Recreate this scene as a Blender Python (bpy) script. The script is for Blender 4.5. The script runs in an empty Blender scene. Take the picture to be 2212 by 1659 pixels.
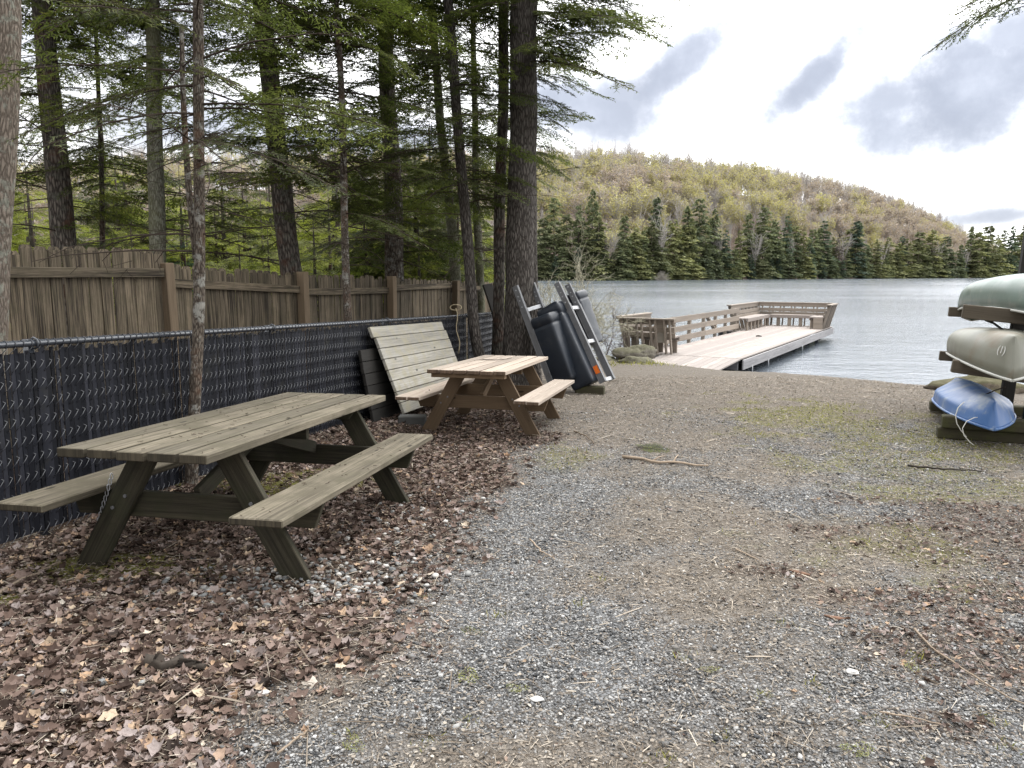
import bpy, math, random
import numpy as np
from mathutils import Vector, Matrix
from mathutils import noise as mnoise

scene = bpy.context.scene
# ------------------------------------------------------------------ camera
F, CX, CY, YH, EYE = 1662.0, 1106.0, 829.5, 593.0, 1.58
TH = math.atan((CY - YH) / F)
cam_d = bpy.data.cameras.new("camera")
cam = bpy.data.objects.new("camera", cam_d)
scene.collection.objects.link(cam)
cam.location = (0, 0, EYE)
cam.rotation_euler = (math.pi / 2 - TH, 0, 0)
cam_d.sensor_width = 36.0
cam_d.lens = 36.0 * F / 2212.0
cam_d.clip_start = 0.05
cam_d.clip_end = 6000
scene.camera = cam

def ray(px, py):
    u = (px - CX) / F; v = (CY - py) / F
    return np.array([u, math.cos(TH) + v * math.sin(TH), v * math.cos(TH) - math.sin(TH)])
def at(px, py, Y):
    r = ray(px, py); return np.array([0, 0, EYE]) + r * (Y / r[1])
def onz(px, py, z):
    r = ray(px, py); return np.array([0, 0, EYE]) + r * ((z - EYE) / r[2])

# ------------------------------------------------------------------ sky and sun
SUN_EL, SUN_AZ = math.radians(58), math.radians(38)      # azimuth from +Y towards +X
world = bpy.data.worlds.new("World"); scene.world = world
world.use_nodes = True
wn, wl = world.node_tree.nodes, world.node_tree.links
wn.clear()
def wnode(t, **kw):
    n = wn.new(t)
    for k, v in kw.items(): setattr(n, k, v)
    return n
out = wnode('ShaderNodeOutputWorld')
bg_sky = wnode('ShaderNodeBackground'); bg_sky.inputs[1].default_value = 0.12
sky = wnode('ShaderNodeTexSky', sky_type='NISHITA', sun_disc=False, sun_elevation=SUN_EL, sun_rotation=SUN_AZ)
wl.new(sky.outputs[0], bg_sky.inputs[0])
tc = wnode('ShaderNodeTexCoord')
sep = wnode('ShaderNodeSeparateXYZ'); wl.new(tc.outputs['Generated'], sep.inputs[0])
def wmath(op, a, b=None, c=None, clamp=False):
    n = wnode('ShaderNodeMath', operation=op, use_clamp=clamp)
    for i, x in enumerate((a, b, c)):
        if x is None: continue
        if isinstance(x, (int, float)): n.inputs[i].default_value = x
        else: wl.new(x, n.inputs[i])
    return n.outputs[0]
az = wmath('ARCTAN2', sep.outputs[0], sep.outputs[1])
el = wmath('ARCSINE', sep.outputs[2])
comb = wnode('ShaderNodeCombineXYZ'); wl.new(az, comb.inputs[0]); wl.new(el, comb.inputs[1])
nz = wnode('ShaderNodeTexNoise'); nz.inputs['Scale'].default_value = 9.0; nz.inputs['Detail'].default_value = 9.0; nz.inputs['Roughness'].default_value = 0.62
wl.new(comb.outputs[0], nz.inputs['Vector'])
nz2 = wnode('ShaderNodeTexNoise'); nz2.inputs['Scale'].default_value = 2.3; nz2.inputs['Detail'].default_value = 5.0
wl.new(comb.outputs[0], nz2.inputs['Vector'])
def azel(px, py):
    r = ray(px, py); r = r / np.linalg.norm(r)
    return math.atan2(r[0], r[1]), math.asin(r[2])
# grey undersides of the cloud deck: (direction, half sizes, tilt, depth)
CLOUDS = [((1270, 235), .14, .05, -8, .9), ((1440, 160), .10, .042, 36, .95), ((1340, 215), .11, .045, 10, .85), ((1765, 165), .085, .036, 42, .95),
          ((2090, 195), .19, .08, 12, 1.0), ((1940, 215), .09, .05, 0, .85), ((2210, 70), .08, .05, 20, .8), ((2170, 465), .09, .018, 3, .9), ((2050, 440), .05, .007, 12, .4),
          ((1280, 70), .07, .03, 20, .35), ((2230, 210), .10, .045, 0, .6), ((700, 330), .20, .05, 5, .75), ((480, 270), .18, .05, 0, .6), ((300, 80), .2, .08, 10, .4)]
acc = None
for (p, sx, sy, rot, amt) in CLOUDS:
    a0, e0 = azel(*p)
    mp = wnode('ShaderNodeMapping', vector_type='TEXTURE')
    mp.inputs['Location'].default_value = (a0, e0, 0)
    mp.inputs['Rotation'].default_value = (0, 0, math.radians(rot))
    mp.inputs['Scale'].default_value = (sx * .78, sy * .70, 1)
    wl.new(comb.outputs[0], mp.inputs[0])
    ln = wnode('ShaderNodeVectorMath', operation='LENGTH'); wl.new(mp.outputs[0], ln.inputs[0])
    d = wmath('ADD', ln.outputs['Value'], wmath('MULTIPLY', wmath('SUBTRACT', nz.outputs[0], 0.5), 2.4))
    mr = wnode('ShaderNodeMapRange', interpolation_type='SMOOTHSTEP')
    mr.inputs[1].default_value = 1.5; mr.inputs[2].default_value = 0.25; mr.inputs[3].default_value = 0; mr.inputs[4].default_value = amt
    wl.new(d, mr.inputs[0])
    acc = mr.outputs[0] if acc is None else wmath('MAXIMUM', acc, mr.outputs[0])
nz3 = wnode('ShaderNodeTexNoise'); nz3.inputs['Scale'].default_value = 16.0; nz3.inputs['Detail'].default_value = 8.0; nz3.inputs['Roughness'].default_value = 0.6
wl.new(comb.outputs[0], nz3.inputs['Vector'])
acc = wmath('MULTIPLY', acc, wmath('ADD', 0.50, wmath('MULTIPLY', nz3.outputs[0], 0.85)), clamp=True)
acc = wmath('SUBTRACT', 1.0, wmath('POWER', wmath('SUBTRACT', 1.0, acc, clamp=True), 2.1))
mixc = wnode('ShaderNodeMix', data_type='RGBA')
wl.new(acc, mixc.inputs[0])
mixc.inputs[6].default_value = (1.0, 1.0, 1.0, 1)
mixg = wnode('ShaderNodeMix', data_type='RGBA'); wl.new(wmath('MULTIPLY', wmath('SUBTRACT', nz3.outputs[0], 0.3), 2.4, clamp=True), mixg.inputs[0])
mixg.inputs[6].default_value = (0.27, 0.295, 0.365, 1); mixg.inputs[7].default_value = (0.47, 0.50, 0.58, 1)
wl.new(mixg.outputs[2], mixc.inputs[7])
bg_cl = wnode('ShaderNodeBackground'); wl.new(mixc.outputs[2], bg_cl.inputs[0])
# broad unevenness of the overcast
# the cloud deck glows round the hidden sun
sdv = (math.sin(SUN_AZ) * math.cos(SUN_EL), math.cos(SUN_AZ) * math.cos(SUN_EL), math.sin(SUN_EL))
dt = wnode('ShaderNodeVectorMath', operation='DOT_PRODUCT'); wl.new(tc.outputs['Generated'], dt.inputs[0]); dt.inputs[1].default_value = sdv
gl = wnode('ShaderNodeMapRange', interpolation_type='SMOOTHSTEP'); wl.new(dt.outputs['Value'], gl.inputs[0])
gl.inputs[1].default_value = 0.28; gl.inputs[2].default_value = 1.0; gl.inputs[3].default_value = 0.0; gl.inputs[4].default_value = 2.7
wl.new(wmath('ADD', wmath('ADD', 1.0, wmath('MULTIPLY', nz2.outputs[0], 0.22)), wmath('MULTIPLY', gl.outputs[0], wmath('SUBTRACT', 1.0, acc))), bg_cl.inputs[1])
mixs = wnode('ShaderNodeMixShader'); mixs.inputs[0].default_value = 0.93
wl.new(bg_sky.outputs[0], mixs.inputs[1]); wl.new(bg_cl.outputs[0], mixs.inputs[2])
wl.new(mixs.outputs[0], out.inputs[0])

sun_d = bpy.data.lights.new("sun", 'SUN'); sun_d.energy = 1.0; sun_d.angle = math.radians(14); sun_d.color = (1.0, 0.96, 0.90)
sun = bpy.data.objects.new("sun", sun_d); scene.collection.objects.link(sun)
sdir = Vector((math.sin(SUN_AZ) * math.cos(SUN_EL), math.cos(SUN_AZ) * math.cos(SUN_EL), math.sin(SUN_EL)))
sun.rotation_euler = sdir.to_track_quat('Z', 'Y').to_euler()
vs = scene.view_settings
vs.view_transform = 'Standard'; vs.look = 'None'; vs.exposure = 0.55; vs.gamma = 1.0; vs.use_curve_mapping = False
scene.cycles.max_bounces = 6; scene.cycles.diffuse_bounces = 3; scene.cycles.glossy_bounces = 2
scene.cycles.transmission_bounces = 3; scene.cycles.transparent_max_bounces = 4
scene.cycles.use_denoising = True
scene.cycles.sample_clamp_indirect = 4.0

RNG = np.random.default_rng(7)
random.seed(7)
col = scene.collection

# ------------------------------------------------------------------ node material helper
class Mat:
    def __init__(s, name, rough=0.8, spec=0.3):
        s.m = bpy.data.materials.new(name); s.m.use_nodes = True
        s.n, s.l = s.m.node_tree.nodes, s.m.node_tree.links
        s.b = s.n['Principled BSDF']; s.out = s.n['Material Output']
        s.b.inputs['Roughness'].default_value = rough
        s.b.inputs['Specular IOR Level'].default_value = spec
        s.tc = s.n.new('ShaderNodeTexCoord')
    def put(s, inp, v):
        if isinstance(v, bpy.types.NodeSocket): s.l.new(v, inp)
        elif isinstance(v, (tuple, list)) and inp.type == 'RGBA': inp.default_value = (*v[:3], 1)
        else: inp.default_value = v
    def math(s, op, a, b=None, clamp=False):
        n = s.n.new('ShaderNodeMath'); n.operation = op; n.use_clamp = clamp
        s.put(n.inputs[0], a)
        if b is not None: s.put(n.inputs[1], b)
        return n.outputs[0]
    def mapping(s, src='Object', scale=(1, 1, 1), rot=(0, 0, 0)):
        n = s.n.new('ShaderNodeMapping'); n.inputs['Scale'].default_value = scale; n.inputs['Rotation'].default_value = rot
        s.l.new(s.tc.outputs[src] if isinstance(src, str) else src, n.inputs[0]); return n.outputs[0]
    def noise(s, vec, scale=5, detail=4, rough=0.55, dist=0.0, color=False):
        n = s.n.new('ShaderNodeTexNoise'); s.l.new(vec, n.inputs['Vector'])
        n.inputs['Scale'].default_value = scale; n.inputs['Detail'].default_value = detail
        n.inputs['Roughness'].default_value = rough; n.inputs['Distortion'].default_value = dist
        return n.outputs[1 if color else 0]
    def voronoi(s, vec, scale=5, feature='F1', out='Distance', rnd=1.0):
        n = s.n.new('ShaderNodeTexVoronoi'); n.feature = feature; s.l.new(vec, n.inputs['Vector'])
        n.inputs['Scale'].default_value = scale; n.inputs['Randomness'].default_value = rnd
        return n.outputs[out]
    def ramp(s, fac, stops, interp='LINEAR'):
        n = s.n.new('ShaderNodeValToRGB'); s.l.new(fac, n.inputs[0]); n.color_ramp.interpolation = interp
        e = n.color_ramp.elements
        while len(e) < len(stops): e.new(0.5)
        for i, (p, c) in enumerate(stops):
            e[i].position = p; e[i].color = (*c[:3], 1) if isinstance(c, (tuple, list)) else (c, c, c, 1)
        return n.outputs[0]
    def rng(s, v, a, b, c=0.0, d=1.0, smooth=True):
        n = s.n.new('ShaderNodeMapRange'); n.interpolation_type = 'SMOOTHSTEP' if smooth else 'LINEAR'
        s.put(n.inputs[0], v)
        for i, x in enumerate((a, b, c, d)): n.inputs[i + 1].default_value = x
        return n.outputs[0]
    def mix(s, fac, a, b, mode='MIX'):
        n = s.n.new('ShaderNodeMix'); n.data_type = 'RGBA'; n.blend_type = mode; n.clamp_factor = True
        s.put(n.inputs[0], fac); s.put(n.inputs[6], a); s.put(n.inputs[7], b); return n.outputs[2]
    def attr(s, name, out='Fac'):
        n = s.n.new('ShaderNodeAttribute'); n.attribute_name = name; return n.outputs[out]
    def bump(s, h, strength=0.5, dist=0.01, normal=None):
        n = s.n.new('ShaderNodeBump'); s.l.new(h, n.inputs['Height'])
        n.inputs['Strength'].default_value = strength; n.inputs['Distance'].default_value = dist
        if normal is not None: s.l.new(normal, n.inputs['Normal'])
        return n.outputs[0]
    def set(s, color=None, rough=None, normal=None, metal=None):
        if color is not None: s.put(s.b.inputs['Base Color'], color)
        if rough is not None: s.put(s.b.inputs['Roughness'], rough)
        if normal is not None: s.l.new(normal, s.b.inputs['Normal'])
        if metal is not None: s.put(s.b.inputs['Metallic'], metal)
        return s.m

def mat_wood(name, light, dark, grain=0.7, var=1.0, moss=None, moss_amt=0.0, stain=None, rough=0.85, knots=0.0, bumpd=0.003):
    s = Mat(name, rough, 0.25)
    uv = s.mapping('UV', (1, 1, 1))
    g1 = s.noise(s.mapping('UV', (1.6, 55, 1)), 1.0, 6, 0.65, 0.6)
    g2 = s.noise(s.mapping('UV', (0.5, 9, 1)), 1.0, 4, 0.6, 0.8)
    g3 = s.noise(s.mapping('UV', (6, 190, 1)), 1.0, 2, 0.6)
    blot = s.noise(s.mapping('Object', (1, 1, 1)), 2.6, 5, 0.6)
    gg = s.math('ADD', s.math('MULTIPLY', g1, 0.5), s.math('ADD', s.math('MULTIPLY', g2, 0.32), s.math('MULTIPLY', g3, 0.18)))
    f = s.rng(gg, 0.5 - 0.22 / max(grain, .2), 0.5 + 0.2 / max(grain, .2))
    c = s.mix(f, dark, light)
    bl = s.attr('rnd')
    c = s.mix(1.0, c, s.ramp(bl, [(0, (1 - .28 * var,) * 3), (0.5, (.98, .97, .96)), (1, (1 + .2 * var, 1 + .18 * var, 1 + .16 * var))]), 'MULTIPLY')
    if stain: c = s.mix(s.rng(blot, 0.48, 0.68), c, stain)
    if moss: c = s.mix(s.math('MULTIPLY', s.rng(s.noise(s.mapping('Object'), 7, 5, .65), 0.42, 0.66), moss_amt), c, moss)
    if knots:
        kv = s.voronoi(s.mapping('UV', (2.2, 6.5, 1)), 1.0)
        c = s.mix(s.rng(kv, 0.115, 0.05), c, tuple(x * .45 for x in dark))
    sp = s.noise(s.mapping('Object'), 160, 2, .6)
    c = s.mix(s.rng(sp, 0.62, 0.72, 0, .5), c, tuple(x * .55 for x in dark))
    return s.set(c, None, s.bump(gg, 0.6, bumpd))

def mat_bark(name, light, dark, scale=1.0, lichen=None, lich_amt=0.3, moss=None, moss_amt=0.0, rough=0.95, depth=0.02, warm=None, warm_amt=0.0):
    s = Mat(name, rough, 0.15)
    v = s.mapping('UV', (16 * scale, 5 * scale, 1))
    dn = s.noise(v, 1.6, 4, .6, color=True)
    vv = s.n.new('ShaderNodeMix'); vv.data_type = 'VECTOR'; vv.inputs[0].default_value = 0.22
    s.l.new(v, vv.inputs[4]); s.l.new(dn, vv.inputs[5])
    vo = s.voronoi(vv.outputs[1], 1.5, 'DISTANCE_TO_EDGE')
    fine = s.noise(s.mapping('UV', (60 * scale, 16 * scale, 1)), 1.0, 5, .7)
    big = s.noise(s.mapping('Object'), 1.7, 4, .6)
    f = s.math('ADD', s.math('MULTIPLY', s.rng(vo, 0.0, 0.28), 0.55), s.math('MULTIPLY', fine, 0.6))
    c = s.ramp(f, [(0.12, tuple(x * .35 for x in dark)), (0.42, dark), (0.85, light)])
    if warm: c = s.mix(s.math('MULTIPLY', s.rng(s.noise(s.mapping('Object'), 3.3, 4, .6), .5, .64), warm_amt), c, warm)
    if lichen: c = s.mix(s.math('MULTIPLY', s.rng(s.noise(s.mapping('Object'), 9, 6, .72), .52, .62), lich_amt), c, lichen)
    if moss: c = s.mix(s.math('MULTIPLY', s.rng(big, .4, .62), moss_amt), c, moss)
    return s.set(c, None, s.bump(f, 1.0, depth))

def mat_leaf(name, ramp, rough=0.6, trans=0.35, attr='rnd', tmul=1.25):
    s = Mat(name, rough, 0.25)
    c = s.ramp(s.attr(attr), ramp)
    s.set(c)
    t = s.n.new('ShaderNodeBsdfTranslucent')
    s.l.new(s.mix(1.0, c, (tmul, tmul * 1.05, tmul * .6), 'MULTIPLY'), t.inputs[0])
    mx = s.n.new('ShaderNodeMixShader'); mx.inputs[0].default_value = trans
    s.l.new(s.b.outputs[0], mx.inputs[1]); s.l.new(t.outputs[0], mx.inputs[2]); s.l.new(mx.outputs[0], s.out.inputs[0])
    return s.m

def mat_plain(name, color, rough=0.6, metal=0.0, var=0.25, vscale=6, bump=0.0, spec=0.4, dirt=None, dirt_amt=.5):
    s = Mat(name, rough, spec)
    n = s.noise(s.mapping('Object'), vscale, 6, .65)
    c = s.mix(n, tuple(x * (1 - var) for x in color), tuple(min(1, x * (1 + var)) for x in color))
    if dirt: c = s.mix(s.math('MULTIPLY', s.rng(s.noise(s.mapping('Object'), vscale * .6, 6, .7), .5, .66), dirt_amt), c, dirt)
    rr = s.rng(n, 0.3, 0.7, max(0, rough - .1), min(1, rough + .1))
    return s.set(c, rr, s.bump(n, .4, bump) if bump else None, metal)

# ------------------------------------------------------------------ mesh builders
def raw_mesh(name, V, loops, starts, mats, midx=None, smooth=False, uv=None, rnd=None, extra=None):
    me = bpy.data.meshes.new(name)
    V = np.asarray(V, np.float32).reshape(-1, 3); loops = np.asarray(loops, np.int32); starts = np.asarray(starts, np.int32)
    me.vertices.add(len(V)); me.vertices.foreach_set('co', V.ravel())
    me.loops.add(len(loops)); me.loops.foreach_set('vertex_index', loops)
    me.polygons.add(len(starts)); me.polygons.foreach_set('loop_start', starts)
    if midx is not None: me.polygons.foreach_set('material_index', np.asarray(midx, np.int32))
    if smooth is not False:
        me.polygons.foreach_set('use_smooth', np.full(len(starts), True) if smooth is True else np.asarray(smooth, bool))
    for m in (mats if isinstance(mats, (list, tuple)) else [mats]): me.materials.append(m)
    if uv is not None:
        l = me.uv_layers.new(name='UVMap'); l.data.foreach_set('uv', np.asarray(uv, np.float32).ravel())
    if rnd is not None:
        a = me.attributes.new('rnd', 'FLOAT', 'FACE'); a.data.foreach_set('value', np.asarray(rnd, np.float32))
    for k, (dom, arr) in (extra or {}).items():
        a = me.attributes.new(k, 'FLOAT', dom); a.data.foreach_set('value', np.asarray(arr, np.float32))
    me.update(calc_edges=True)
    return me

class MB:
    """collects boxes, beams and tubes; build() links them as ONE mesh object"""
    def __init__(s): s.V = []; s.F = []; s.UV = []; s.R = []; s.M = []; s.S = []
    def face(s, idx, uvs=None, r=0.5, m=0, smooth=False):
        s.F.append(idx); s.UV.append(uvs if uvs is not None else [(0, 0)] * len(idx)); s.R.append(r); s.M.append(m); s.S.append(smooth)
    def beam(s, p, q, w, t, up=(0, 0, 1), m=0, fm=None, taper=1.0, cut=None, r=None, cham=0.0):
        """bar from p to q: w across, t along up. cut=(z0,z1): ends cut level in z"""
        p, q, up = (np.asarray(x, float) for x in (p, q, up))
        d = q - p; L = np.linalg.norm(d); d = d / L
        side = np.cross(d, up); sn = np.linalg.norm(side)
        if sn < 1e-6: side = np.cross(d, (1, 0, 0)); sn = np.linalg.norm(side)
        side /= sn; u = np.cross(side, d)
        b = len(s.V); r = random.random() if r is None else r
        hw, ht = w / 2, t / 2
        cs = [(-hw, -ht), (hw, -ht), (hw, ht), (-hw, ht)]
        for k, c in enumerate((p, q)):
            sc = 1.0 if k == 0 else taper
            for (a, e) in cs:
                v = c + side * a * sc + u * e * sc
                if cut is not None and abs(d[2]) > .2:
                    z = cut[k]
                    if z is not None: v = v + d * ((z - v[2]) / d[2])
                s.V.append(v)
        ou, ov = random.random() * 20, random.random() * 20
        per = [0, w, w + t, 2 * w + t, 2 * w + 2 * t]
        for i in range(4):
            j = (i + 1) % 4
            s.face([b + i, b + j, b + 4 + j, b + 4 + i], [(ou, ov + per[i]), (ou, ov + per[i + 1]), (ou + L, ov + per[i + 1]), (ou + L, ov + per[i])], r, m if fm is None else fm[i])
        e = [(ou, ov), (ou, ov + w), (ou + t * .3, ov + w), (ou + t * .3, ov)]
        me_ = m if fm is None else fm[4]
        s.face([b + 3, b + 2, b + 1, b], e, r, me_); s.face([b + 4, b + 5, b + 6, b + 7], e, r, me_)
    def box(s, c, size, m=0, r=None):
        c = np.asarray(c, float); sx, sy, sz = size
        ax = int(np.argmax(size))
        h = np.zeros(3); h[ax] = size[ax] / 2
        up = (0, 0, 1) if ax != 2 else (0, 1, 0)
        dims = {0: (sy, sz), 1: (sx, sz), 2: (sx, sy)}[ax]
        s.beam(c - h, c + h, dims[0], dims[1], up, m, r=r)
    def tube(s, P, R, n=8, m=0, cap=True, smooth=True, r=None, rough=0.0, seed=0):
        P = np.asarray(P, float); k = len(P)
        R = np.full(k, R) if np.isscalar(R) else np.asarray(R, float)
        b = len(s.V); r = random.random() if r is None else r
        T = np.gradient(P, axis=0); T /= np.linalg.norm(T, axis=1)[:, None] + 1e-12
        ref = np.array([1.0, 0, 0]) if abs(T[0][0]) < .8 else np.array([0, 1.0, 0])
        acc = 0.0; us = []
        off = random.random() * 10
        for i in range(k):
            if i: acc += np.linalg.norm(P[i] - P[i - 1])
            us.append(acc)
            x = np.cross(T[i], ref); x /= np.linalg.norm(x) + 1e-12; y = np.cross(T[i], x)
            for j in range(n):
                a = 2 * math.pi * j / n; rr = R[i]
                if rough:
                    rr *= 1 + rough * mnoise.noise(Vector((math.cos(a) * 1.6 + seed, math.sin(a) * 1.6, acc * 1.3)))
                s.V.append(P[i] + (x * math.cos(a) + y * math.sin(a)) * rr)
        Rm = float(R.max())
        for i in range(k - 1):
            for j in range(n):
                j2 = (j + 1) % n
                ua, ub = j / n * 2 * math.pi * Rm + off, (j + 1) / n * 2 * math.pi * Rm + off
                s.face([b + i * n + j, b + i * n + j2, b + (i + 1) * n + j2, b + (i + 1) * n + j],
                       [(ua, us[i]), (ub, us[i]), (ub, us[i + 1]), (ua, us[i + 1])], r, m, smooth)
        if cap:
            s.face([b + j for j in range(n)][::-1], None, r, m); s.face([b + (k - 1) * n + j for j in range(n)], None, r, m)
    def quad_grid(s, P, m=0, smooth=True, r=0.5, closed_v=False):
        P = np.asarray(P, float); a, c = P.shape[:2]; b = len(s.V)
        s.V.extend(P.reshape(-1, 3))
        for i in range(a - 1):
            for j in range(c - (0 if closed_v else 1)):
                j2 = (j + 1) % c
                s.face([b + i * c + j, b + i * c + j2, b + (i + 1) * c + j2, b + (i + 1) * c + j],
                       [(i / a, j / c), (i / a, (j + 1) / c), ((i + 1) / a, (j + 1) / c), ((i + 1) / a, j / c)], r, m, smooth)
    def xform(s, fn): s.V = [fn(v) for v in s.V]
    def build(s, name, mats, parent=None, world=False, bevel=0.0):
        V = np.asarray(s.V, float).reshape(-1, 3)
        if world and parent is not None:
            inv = np.array(parent_world(parent).inverted()); V = V @ inv[:3, :3].T + inv[:3, 3]
        loops = [i for f in s.F for i in f]; st = np.cumsum([0] + [len(f) for f in s.F[:-1]])
        uv = [t for u in s.UV for t in u]
        me = raw_mesh(name, V, loops, st, mats, s.M, s.S, uv, s.R)
        o = bpy.data.objects.new(name, me); col.objects.link(o)
        if parent is not None: o.parent = parent
        if bevel:
            md = o.modifiers.new('edge', 'BEVEL'); md.width = bevel; md.segments = 1; md.limit_method = 'ANGLE'
        return o

def parent_world(p):
    M = p.matrix_basis.copy() if p.parent is None else parent_world(p.parent) @ p.matrix_basis
    return M
def tag(o, label=None, cat=None, group=None, kind=None):
    if label: o['label'] = label
    if cat: o['category'] = cat
    if group: o['group'] = group
    if kind: o['kind'] = kind
    return o
def thing(name, label, cat, loc=(0, 0, 0), rot=(0, 0, 0), group=None):
    o = bpy.data.objects.new(name, None); col.objects.link(o)
    o.location = tuple(float(x) for x in loc); o.rotation_euler = rot; o.empty_display_size = 0.2
    return tag(o, label, cat, group)
def link_mesh(name, me, parent=None, kind=None):
    o = bpy.data.objects.new(name, me); col.objects.link(o)
    if parent is not None: o.parent = parent
    if kind: o['kind'] = kind
    return o
def copy_tree(o, parent=None):
    c = o.copy(); col.objects.link(c); c.parent = parent
    for ch in list(o.children): copy_tree(ch, c)
    return c

# ------------------------------------------------------------------ terrain height
LIPX = np.array([-400, -150, -40, -10, -3, 0, 1.5, 2.5, 3.5, 4.45, 5.3, 6.28, 7.37, 8.8, 14, 30, 60, 400.])
LIPY = np.array([420, 300, 110, 45, 28, 22, 19.8, 18.6, 18.1, 16.3, 15.8, 14.7, 13.3, 12.95, 12, 8, 0, -80.])
def fence_x(y): return -3.0 + 0.267 * (y - 4.35)
def vnoise(x, y, s, seed=0):
    """cheap smooth value noise for arrays"""
    x = np.asarray(x, float) * s + seed * 17.3; y = np.asarray(y, float) * s + seed * 9.1
    xi, yi = np.floor(x), np.floor(y); fx, fy = x - xi, y - yi
    fx = fx * fx * (3 - 2 * fx); fy = fy * fy * (3 - 2 * fy)
    def h(a, b):
        v = np.sin(a * 127.1 + b * 311.7 + seed * 74.7) * 43758.5453; return v - np.floor(v)
    return (h(xi, yi) * (1 - fx) + h(xi + 1, yi) * fx) * (1 - fy) + (h(xi, yi + 1) * (1 - fx) + h(xi + 1, yi + 1) * fx) * fy
def fbm(x, y, s, seed=0, o=4):
    t = 0; a = .5; n = 0
    for i in range(o):
        t = t + a * vnoise(x, y, s * 2 ** i, seed + i); n += a; a *= .5
    return t / n
def GV(x, y):
    x = np.asarray(x, float); y = np.asarray(y, float)
    g = -0.032 * np.clip(y - 3.0, 0, 15)
    d = x - fence_x(np.clip(y, 2, 14))
    g = g + 0.07 * np.exp(-(np.clip(d, 0, None) / 0.55) ** 2) * np.clip((y - 5) / 2, 0, 1) * (y < 15)
    s = (y - np.interp(x, LIPX, LIPY)) * 0.75
    t = np.clip((s + .15) / 1.5, 0, 1); t = t * t * (3 - 2 * t)
    g = g * (1 - t) + (-1.25 - 0.1 * np.clip(s, 0, 8)) * t
    g = g + (fbm(x, y, 1.3, 3, 3) - .5) * 0.05
    return g
def G(x, y): return float(GV(np.array([x]), np.array([y]))[0])
def gnd(px, py, dz=0.0):
    z = 0.0
    for _ in range(25):
        p = onz(px, py, z); z = G(p[0], p[1]) + dz
    return p
WATER_Z = -1.0
# ------------------------------------------------------------------ ground cover masks
BX = np.array([[-5, -1.6], [1.5, -1.1], [2.29, -.95], [2.94, -.80], [3.93, -.62], [5.06, -.33], [7.28, .08], [8.3, .36], [10, .35], [12, .25], [16, -.1], [20, -1], [60, -12]])
def sstep(v, a, b):
    t = np.clip((np.asarray(v, float) - a) / (b - a), 0, 1); return t * t * (3 - 2 * t)
def blob(x, y, cx, cy, rx, ry, ns=2.2, seed=0, amp=.9):
    d = np.sqrt(((x - cx) / rx) ** 2 + ((y - cy) / ry) ** 2) + (fbm(x, y, ns, seed, 4) - .5) * amp * 2
    return 1 - sstep(d, .55, 1.15)
def w2(px, py): p = gnd(px, py); return p[0], p[1]
LEAF_R = [(*w2(2120, 1135), 1.0, .8), (*w2(2180, 1420), .45, .35), (*w2(1880, 1300), .55, .25), (*w2(2150, 1290), .5, .22), (*w2(2230, 1180), .8, .7), (*w2(2160, 930), .5, .5), (*w2(2010, 1560), .25, .12), (*w2(1700, 1235), .3, .12)]
MOSS = [(*w2(1770, 905), 1.3, 1.9, .9), (*w2(2080, 960), 1.3, .9, .85), (*w2(265, 1228), .42, .24, 1), (*w2(640, 1040), .7, .45, .9), (*w2(10, 1300), .2, .15, .9), (*w2(1220, 990), .35, .5, .5), (*w2(1930, 1180), .7, .5, .45),
        (*w2(1350, 775), 1.0, .9, 1), (*w2(1900, 1000), .8, .6, .6), (*w2(2100, 1060), 1.0, .5, .6)]
def m_leaf(x, y):
    x = np.asarray(x, float); y = np.asarray(y, float)
    b = np.interp(y, BX[:, 0], BX[:, 1])
    m = sstep(b - x + (fbm(x, y, 1.6, 11, 4) - .5) * .9, -.42, .36)
    for i, (cx, cy, rx, ry) in enumerate(LEAF_R): m = np.maximum(m, .42 * blob(x, y, cx, cy, rx, ry, 2.5, 20 + i))
    return m
def m_moss(x, y):
    x = np.asarray(x, float); y = np.asarray(y, float); m = np.zeros_like(x)
    for i, (cx, cy, rx, ry, a) in enumerate(MOSS): m = np.maximum(m, a * blob(x, y, cx, cy, rx, ry, 3.0, 40 + i, 1.1))
    return m
def m_sand(x, y):
    return sstep(np.asarray(y, float) + (fbm(x, y, .7, 60, 3) - .5) * 5, 7.6, 11.5)
def m_gravel(x, y):
    g = sstep(fbm(x, y, .9, 70, 4) + .10 * sstep(4.2 - np.asarray(y, float), 0, 1.6), .36, .64)
    return g * (1 - .92 * m_sand(x, y)) * (1 - m_leaf(x, y)) * (1 - .8 * m_moss(x, y))

# ------------------------------------------------------------------ ground sheet
def axis(stops):
    v = [stops[0][0]]
    for (a, st), (b, _) in zip(stops[:-1], stops[1:]):
        n = max(1, int(round((b - a) / st))); v += list(a + (b - a) * (np.arange(n) + 1) / n)
    return np.array(v)
gx = axis([(-420, 40), (-60, 4), (-14, .6), (-4.5, .07), (9.5, .3), (16, 4), (60, 40), (420, 1)])
gy = axis([(-60, 10), (-4, .6), (1.8, .06), (9, .1), (22, .6), (40, 4), (120, 30), (440, 1)])
X, Y = np.meshgrid(gx, gy)
xs, ys = X.ravel(), Y.ravel(); zs = GV(xs, ys)
far = sstep(np.hypot(xs, ys), 40, 90)
zs = zs + (fbm(xs, ys, 9, 5, 2) - .5) * .014 * (1 - far)
nx, ny = len(gx), len(gy)
ii = (np.arange(ny - 1)[:, None] * nx + np.arange(nx - 1)[None]).ravel()
quads = np.stack([ii, ii + 1, ii + nx + 1, ii + nx], 1)
s = Mat("ground_cover", 0.95, 0.15)
o3 = s.mapping('Object')
vcol = s.voronoi(o3, 62, 'F1', 'Color'); vd = s.voronoi(o3, 62, 'DISTANCE_TO_EDGE')
sepc = s.n.new('ShaderNodeSeparateColor'); s.l.new(vcol, sepc.inputs[0])
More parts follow.
